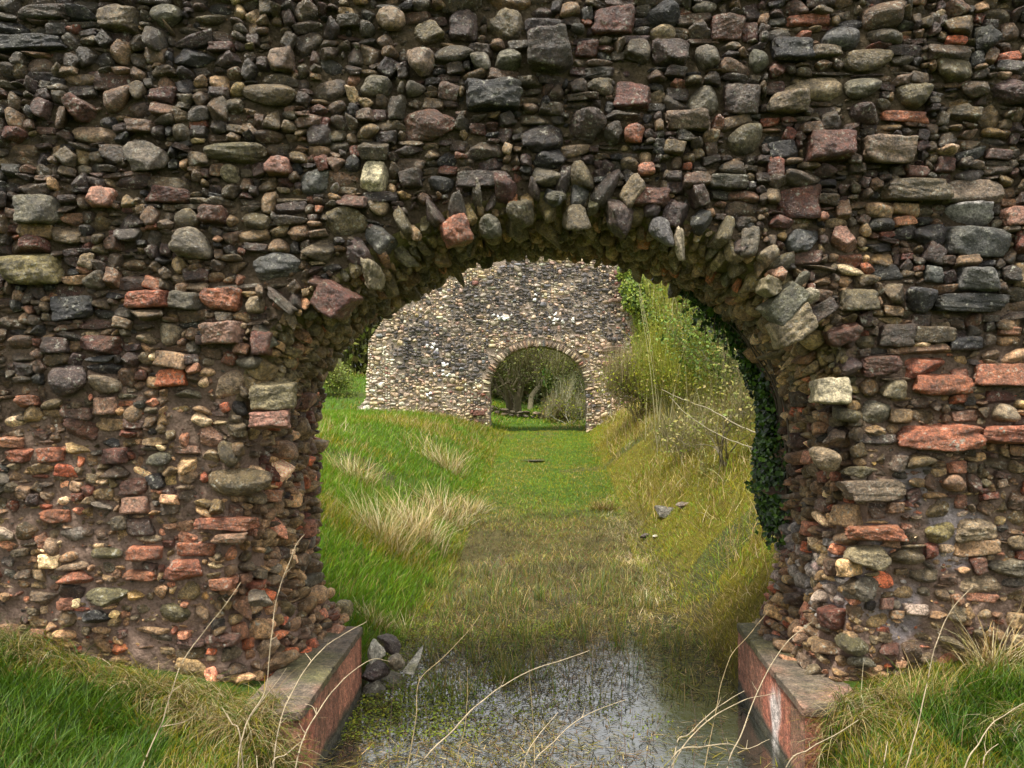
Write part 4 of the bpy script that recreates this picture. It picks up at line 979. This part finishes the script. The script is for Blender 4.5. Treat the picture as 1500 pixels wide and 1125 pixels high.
for k in range(9):
    tk = rng.uniform(.62, .7); x, z, _ = arch_pt(tk, .95); x, z = float(x), float(z); st.append(tube_arrays(smooth_path([(x, 1.24, z), (x-.03, 1.27, z-.12), (x-.02+rng.normal(0, .03), 1.28, z-rng.uniform(.2, .35))], 4), np.linspace(.004, .002, 9), (.2, .15, .09), 4))
V, F, C = merge(st); mesh_obj('stems', V, F, M_bark, C, root)

# ---- trees
GB = [(.15, .17, .02), (.20, .22, .025), (.09, .11, .015)]
def tree(x, y, H, label, seed, **kw):
    d = dict(stems=1, spread=.1, r0=.16, col=(.16, .135, .07), depth=4, nl=2200, ls=.09, lc=GB, sd=.35, twigs=2200, tw=(.4, 1.1), twist=.35, tww=.02); d.update(kw)
    return plant('broadleaf_tree', x, y, H, label, 'tree', 'trees beyond the far wall', seed=seed, **d)
tree(-1.15, 27, 3.4, 'pollarded willow with a thick pale fluted trunk, left side of the far arch', 101, stems=5, spread=.33, r0=.15, col=(.33, .27, .18), nl=2600, ls=.07, lc=[(.14, .17, .03), (.1, .12, .03), (.18, .19, .05)])
tree(-.55, 32, 7.5, 'tall pale-trunked tree leaning in the middle of the far arch', 102, r0=.16, col=(.21, .18, .10))
tree(.45, 31, 7.5, 'tree with its trunk clothed in green ivy, top right of centre in the far arch', 103, r0=.18, nl=3000)
tree(1.6, 33, 7, 'thin brown tree at the right side of the far arch', 104, r0=.1)
tree(-2.4, 31, 7, 'dark-stemmed tree just inside the left edge of the far arch', 105, r0=.12)
tree(2.6, 29, 6, 'leaning bare tree hidden by the right pier of the far arch', 106, r0=.12)
tree(-9.0, 33, 5.5, 'green tree standing left of the far wall end', 107, r0=.15, nl=4000, lc=[(.13, .16, .04), (.17, .2, .05)])
tree(-10.5, 30, 6.5, 'tall tree farthest left behind the grassy bank', 108, r0=.17, nl=4000)
tree(-4.5, 34, 7, 'tree behind the left part of the far wall', 109)
tree(5.5, 24, 6, 'pale tree rising behind the ivy bush', 110, nl=3000, lc=[(.18, .2, .05), (.13, .16, .03)])
tree(9, 22, 6, 'wide tree on top of the right bank', 111, nl=3500, lc=[(.18, .2, .05), (.13, .16, .03)])
tree(7.5, 33, 7.5, 'tallest tree behind the right bank', 112)
tree(-.2, 26.5, 4.2, 'slim mossy sapling standing just right of the pollarded willow', 113, r0=.06, nl=1500, ls=.06, tww=.012)
tree(1.4, 28, 4.5, 'mossy bushy sapling with upswept twigs near the right edge of the far arch', 114, r0=.06, stems=4, spread=.2, nl=2200, ls=.06, tww=.012)
tree(-2.2, 26, 4.0, 'green bushy sapling near the left edge of the far arch', 115, r0=.05, stems=4, spread=.25, nl=2400, ls=.06, tww=.012)
# ivy on the trunk
z31 = float(gz(np.array([.45]), np.array([31]))[0])
ivy_mass('trunk_ivy', [(.3+.12*np.sin(k*1.3), 30.7, z31+1.2+.42*k, .26+.1*np.sin(k*2.1)+.05*k) for k in range(9)], 4200, .11, [(.05, .13, .015), (.09, .19, .02), (.03, .07, .01)], [2, 2, 1], 'bright green ivy wrapped round a trunk inside the far arch', 'ivy')
# undergrowth and wood beyond
plant('shrub', -7.2, 24.5, 1.2, 'pale green bush at the left foot of the far wall', 'shrub', 'shrubs beyond the far wall', 9, .3, .014, (.25, .22, .12), 3, 3000, .06, [(.2, .25, .03), (.26, .3, .05), (.13, .17, .03)], seed=41, sd=.2, twigs=1200, tw=(.2, .5), tww=.01)
plant('shrub', .9, 22.6, 1.25, 'pale grey leafless bush on the right inside the far arch', 'shrub', 'shrubs beyond the far wall', 7, .35, .014, (.45, .42, .34), 3, 500, .05, YG, seed=31, sd=.15, twigs=600, tw=(.3, .7), tc=[(.34, .31, .2), (.24, .23, .1)], tww=.010)
plant('shrub', .35, 23.5, .8, 'low brown bramble heap in the centre of the far arch', 'shrub', 'shrubs beyond the far wall', 10, .6, .012, (.25, .2, .12), 2, 600, .05, YG, seed=32, sd=.18, twigs=1600, tw=(.2, .5), tc=[(.26, .21, .12), (.2, .16, .07)], tww=.010)
plant('shrub', 1.35, 24.5, 1.6, 'dark evergreen bush low at the right edge of the far arch', 'shrub', 'shrubs beyond the far wall', 8, .4, .02, (.12, .1, .06), 3, 4200, .06, [(.06, .075, .015), (.1, .12, .02), (.035, .05, .01)], seed=33, sd=.3, twigs=300, tww=.01)
n = 60000; x = rng.uniform(-34, 34, n); y = rng.uniform(38, 46, n); zg = gz(x, y, False); h_ = rng.random(n)**1.1*9*(1+.15*noise(np.stack([x, y], -1), .4, 3))
v1 = blade_arrays(np.stack([x, y, zg+h_], -1), rng.uniform(.6, 2.4, n), rng.uniform(.03, .08, n), rng.uniform(0, 6.28, n), np.abs(rng.normal(0, .4, n)), rng.normal(0, .3, n), mixcol(n, [(.14, .14, .04), (.18, .18, .05), (.09, .09, .03), (.24, .21, .1)], [3, 2, 3, 1]), 3)
n = 70000; x = rng.uniform(-34, 34, n); y = rng.uniform(37, 48, n); zg = gz(x, y, False); h_ = rng.random(n)**1.1*9.5*(1+.15*noise(np.stack([x, y], -1), .4, 3))
v2 = leaf_arrays(np.stack([x, y, zg+h_], -1), rng.normal(0, 1, (n, 3))+[0, -.4, .4], rng.uniform(.12, .35, n), mixcol(n, [(.13, .15, .025), (.18, .20, .03), (.08, .09, .02), (.16, .13, .05)], [3, 2, 2, 1]))
V, F, C = merge([v1, v2]); g = mesh_obj('woodland', V, F, M_leaf, C, smooth=False); tag(g, 'dense olive-brown woodland closing the view far behind', 'woodland', kind='stuff')

# ---- low stone row beyond the far arch
S = []
x = -3.6
while x < 2.2:
    w = rng.uniform(.16, .34); z = float(gz(np.array([x]), np.array([25.5]))[0])
    for lvl in range(2): S.append(((x+w/2+rng.normal(0, .02), 25.5+rng.normal(0, .03), z+.06+.13*lvl), frame(RT, OUT, rng.normal(0, .1)), (w/2, .07, .10), 'c', pal(rng.choice(['T', 'M', 'G', 'O']))*.9, 2))
    x += w
o = build_stones('low_stone_wall', S, M_far, None, True); tag(o, 'knee-high row of pale stones crossing behind the far arch', 'low wall')

# ================================================================== loose rocks
def rock(px, py, y, w, h, d, kind, k, roll, label, grp='loose stones beside the left sandstone wall', z=None):
    q = wpt(px, py, y) if z is None else np.array([wpt(px, py, y)[0], y, z])
    D, f = ICO[(4, 'full')]; P = stone_shape(D, kind, rng)*np.array([w/2, h/2, d/2]); P = P @ frame(RT, OUT, roll, rng.normal(0, .3), .2)+q
    m_ = sstep(noise(P, 9, 7), .2, .7)[:, None]*.8*(P[:, 2:3] > q[2]); c = np.array(PAL[k])*1.15*(1-m_)+np.array([.15, .14, .02])*m_
    o = mesh_obj('rock', P, [f], M_stone, c, origin=tuple(q)); return tag(o, label, 'rock', grp)
rock(548, 955, 1.35, .19, .13, .2, 'a', 'W', -.5, 'pale grey wedge-shaped rock touching the left sandstone wall')
rock(570, 943, 1.55, .22, .11, .2, 'a', 'D', -.5, 'dark angular rock with a mossy top, highest of the loose stones')
rock(580, 970, 1.30, .13, .16, .14, 'c', 'T', .5, 'round tan boulder, the lightest of the loose stones')
rock(600, 983, 1.25, .11, .07, .1, 'a', 'W', 0, 'small pale rock farthest out in the water')
rock(546, 1010, 1.16, .20, .14, .16, 'a', 'G', .2, 'grey rock with a flat lit face, lowest by the sandstone wall')
rock(550, 983, 1.22, .22, .12, .2, 'a', 'D', 0, 'dark brown slab in the middle of the loose stones')
rock(575, 1003, 1.38, .22, .12, .24, 'c', 'O', 0, 'moss-covered stone between the loose rocks and the water')
rock(503, 892, 1.42, .16, .15, .14, 'c', 'Y', 0, 'yellow moss-coated stone at the back foot of the left pier')
for (px, py, yy, w, h, k, lab) in ((975, 700, 6.5, .34, .16, 'G', 'long lichen-spotted stone in the moss of the right bank'), (945, 706, 6.4, .15, .09, 'D', 'small dark stone beside the lichen-spotted one on the right bank'), (1000, 712, 6.1, .2, .1, 'M', 'brown flat stone below the shrubs on the right bank'), (960, 716, 6.0, .1, .06, 'W', 'small white stone on the right bank')):
    x = wpt(px, py, yy)[0]; rock(px, py, yy, w, h, w*.7, 'a', k, .1, lab, 'stones on the right bank', z=float(gz(np.array([x]), np.array([yy]))[0])+h*.35)
# ================================================================== bare stems in front
STEM = [
 ([(208,1125),(233,1067),(263,980),(290,937),(333,883),(353,853)], -1.3, 'P', 'tall pale stem with one side twig, leaning right in front of the left pier', [[(234,1065),(275,1055),(298,1030)], [(252,1013),(266,1003),(280,990)]]),
 ([(348,1125),(357,1073),(367,1047),(388,1013),(397,937),(405,880),(417,840),(433,800),(446,782)], -1.4, 'P', 'tallest pale stem, curving up before the left jamb', [[(367,1050),(390,1018),(405,1000),(420,978)]]),
 ([(400,1125),(410,1060),(423,1023),(450,977),(477,947),(500,931),(537,910)], -1.5, 'P', 'pale stem arching over the left sandstone wall coping', [[(423,1022),(413,1010)], [(456,968),(447,956)]]),
 ([(433,1125),(448,1075),(463,1047),(473,1031),(493,1006),(517,983),(547,965),(571,969)], -1.6, 'P', 'pale stem with a drooping tip ending above the loose rocks', [[(463,1046),(458,1035),(447,1031)]]),
 ([(396,1125),(420,1105),(447,1083)], -1.7, 'P', 'short pale twig crossing the foot of the left stems', []),
 ([(352,1080),(340,1060),(325,1035)], -1.45, 'P', 'short straight twig leaning left between two tall stems', []),
 ([(615,1125),(667,1067),(700,1033),(733,1007),(777,983),(820,967),(863,953)], -1.7, 'P', 'long pale stem arching right across the middle of the water', []),
 ([(597,1125),(610,1050),(615,997),(650,963),(687,923),(703,900)], -1.5, 'S', 'straw-coloured stem bent like an elbow over the green water plants', []),
 ([(668,1125),(683,1050),(685,977)], -1.45, 'S', 'straight straw-coloured stem standing in the middle of the water', []),
 ([(767,1125),(787,1080),(817,1043)], -1.6, 'P', 'short pale stem slanting right near the bottom centre', []),
 ([(780,1125),(810,1087),(853,1050),(917,1025)], -1.5, 'P', 'pale stem arching right towards the bright water', []),
 ([(783,1125),(781,1060),(775,980)], -1.4, 'S', 'thin upright straw stem right of the water centre', []),
 ([(1065,1125),(1087,1073),(1110,1013),(1133,967),(1160,933),(1190,910)], -1.5, 'P', 'long pale stem leaning right across the right sandstone wall', []),
 ([(1032,1125),(1047,1050),(1057,1000),(1073,957),(1100,927),(1128,893)], -1.3, 'S', 'straw stem curving to the end of the right sandstone wall', []),
 ([(1327,1125),(1347,1053),(1362,980),(1377,927),(1397,887),(1425,860)], -1.3, 'P', 'tall pale stem in front of the right pier', [[(1362,975),(1354,962)]]),
 ([(1413,1125),(1433,1090),(1457,1057),(1500,1030),(1530,1020)], -1.5, 'P', 'pale stem arching out of the right edge of the picture', []),
 ([(1440,1125),(1445,1105),(1462,1090)], -1.5, 'P', 'short pale twig at the bottom right corner', []),
 ([(1153,1125),(1187,1097),(1257,1055)], -1.7, 'P', 'straight pale stem crossing the near end of the right sandstone wall', []),
 ([(985,1110),(1030,1095),(1067,1090),(1093,1097),(1127,1083)], -1.55, 'P', 'wavy pale stem lying low before the right sandstone wall', []),
 ([(990,1095),(1010,1075),(1050,1037),(1090,1012)], -1.5, 'P', 'pale stem slanting up to the right sandstone wall face', []),
 ([(985,1120),(1035,1058),(1085,1028),(1136,1015)], -1.5, 'P', 'long shallow pale stem over the right water edge', []),
 ([(1295,1125),(1300,1085)], -1.5, 'P', 'stub of pale stem in the right foreground grass', []),
 ([(803,1125),(818,1075),(832,1040),(838,990)], -1.2, 'K', 'dark crooked twig rising from the middle of the water', []),
 ([(918,1125),(915,1080),(910,1062),(912,1000),(911,960)], -1.2, 'K', 'dark kinked twig over the bright water', [[(915,1075),(925,1055),(928,1020)]]),
 ([(570,1125),(572,1060),(577,990)], -1.1, 'K', 'dark thin upright twig left of the water plants', []),
 ([(640,1125),(630,1075),(622,1030)], -1.1, 'K', 'dark thin twig leaning left over the water plants', []),
 ([(1015,1125),(1020,1070),(1012,1010)], -1.1, 'K', 'dark thin twig left of the right sandstone wall', [[(1019,1080),(1032,1050)]]),
 ([(1075,1125),(1060,1080),(1052,1030)], -1.1, 'K', 'dark twig nearest the right sandstone wall', []),
 ([(945,1125),(955,1080),(985,1030)], -1.15, 'K', 'dark slanting twig in front of the brightest water', []),
]
for pl, y, k, lab, sub in STEM:
    c = dict(P=(.38, .30, .19), S=(.30, .22, .11), K=(.09, .055, .04))[k]; r0 = dict(P=.0031, S=.0022, K=.0019)[k]
    P = [wpt(px, py, y+.06*i) for i, (px, py) in enumerate(pl)]
    b0 = P[0]; d = P[0]-P[1]; gzz = float(gz(np.array([b0[0]]), np.array([b0[1]]))[0])
    foot = np.array([b0[0]+np.clip(d[0], -.15, .15)*.6, b0[1]-.02, min(gzz, b0[2]-.02)-.03])
    sb = [[wpt(px, py, y+.06*2+.02*j) for j, (px, py) in enumerate(s_)] for s_ in sub]
    for j in range(1, len(P)-1):
        if k != 'K' and rng.random() < .55:
            dj = P[j+1]-P[j]; L_ = rng.uniform(.02, .05); sd_ = np.array([rng.choice([-1, 1])*abs(dj[2])+.2*dj[0], rng.normal(0, .05), abs(dj[0])+.5*dj[2]]); sd_ /= np.linalg.norm(sd_)+1e-6
            sb.append([P[j], P[j]+sd_*L_*.5, P[j]+sd_*L_+np.array([0, 0, .006])])
    stem_obj('dead_weed', [foot]+P, r0*1.1, c, lab, 'stem', 'bare stems in the foreground', sb)
print('objects', len(bpy.data.objects), 'polys', sum(len(m.polygons) for m in bpy.data.meshes))
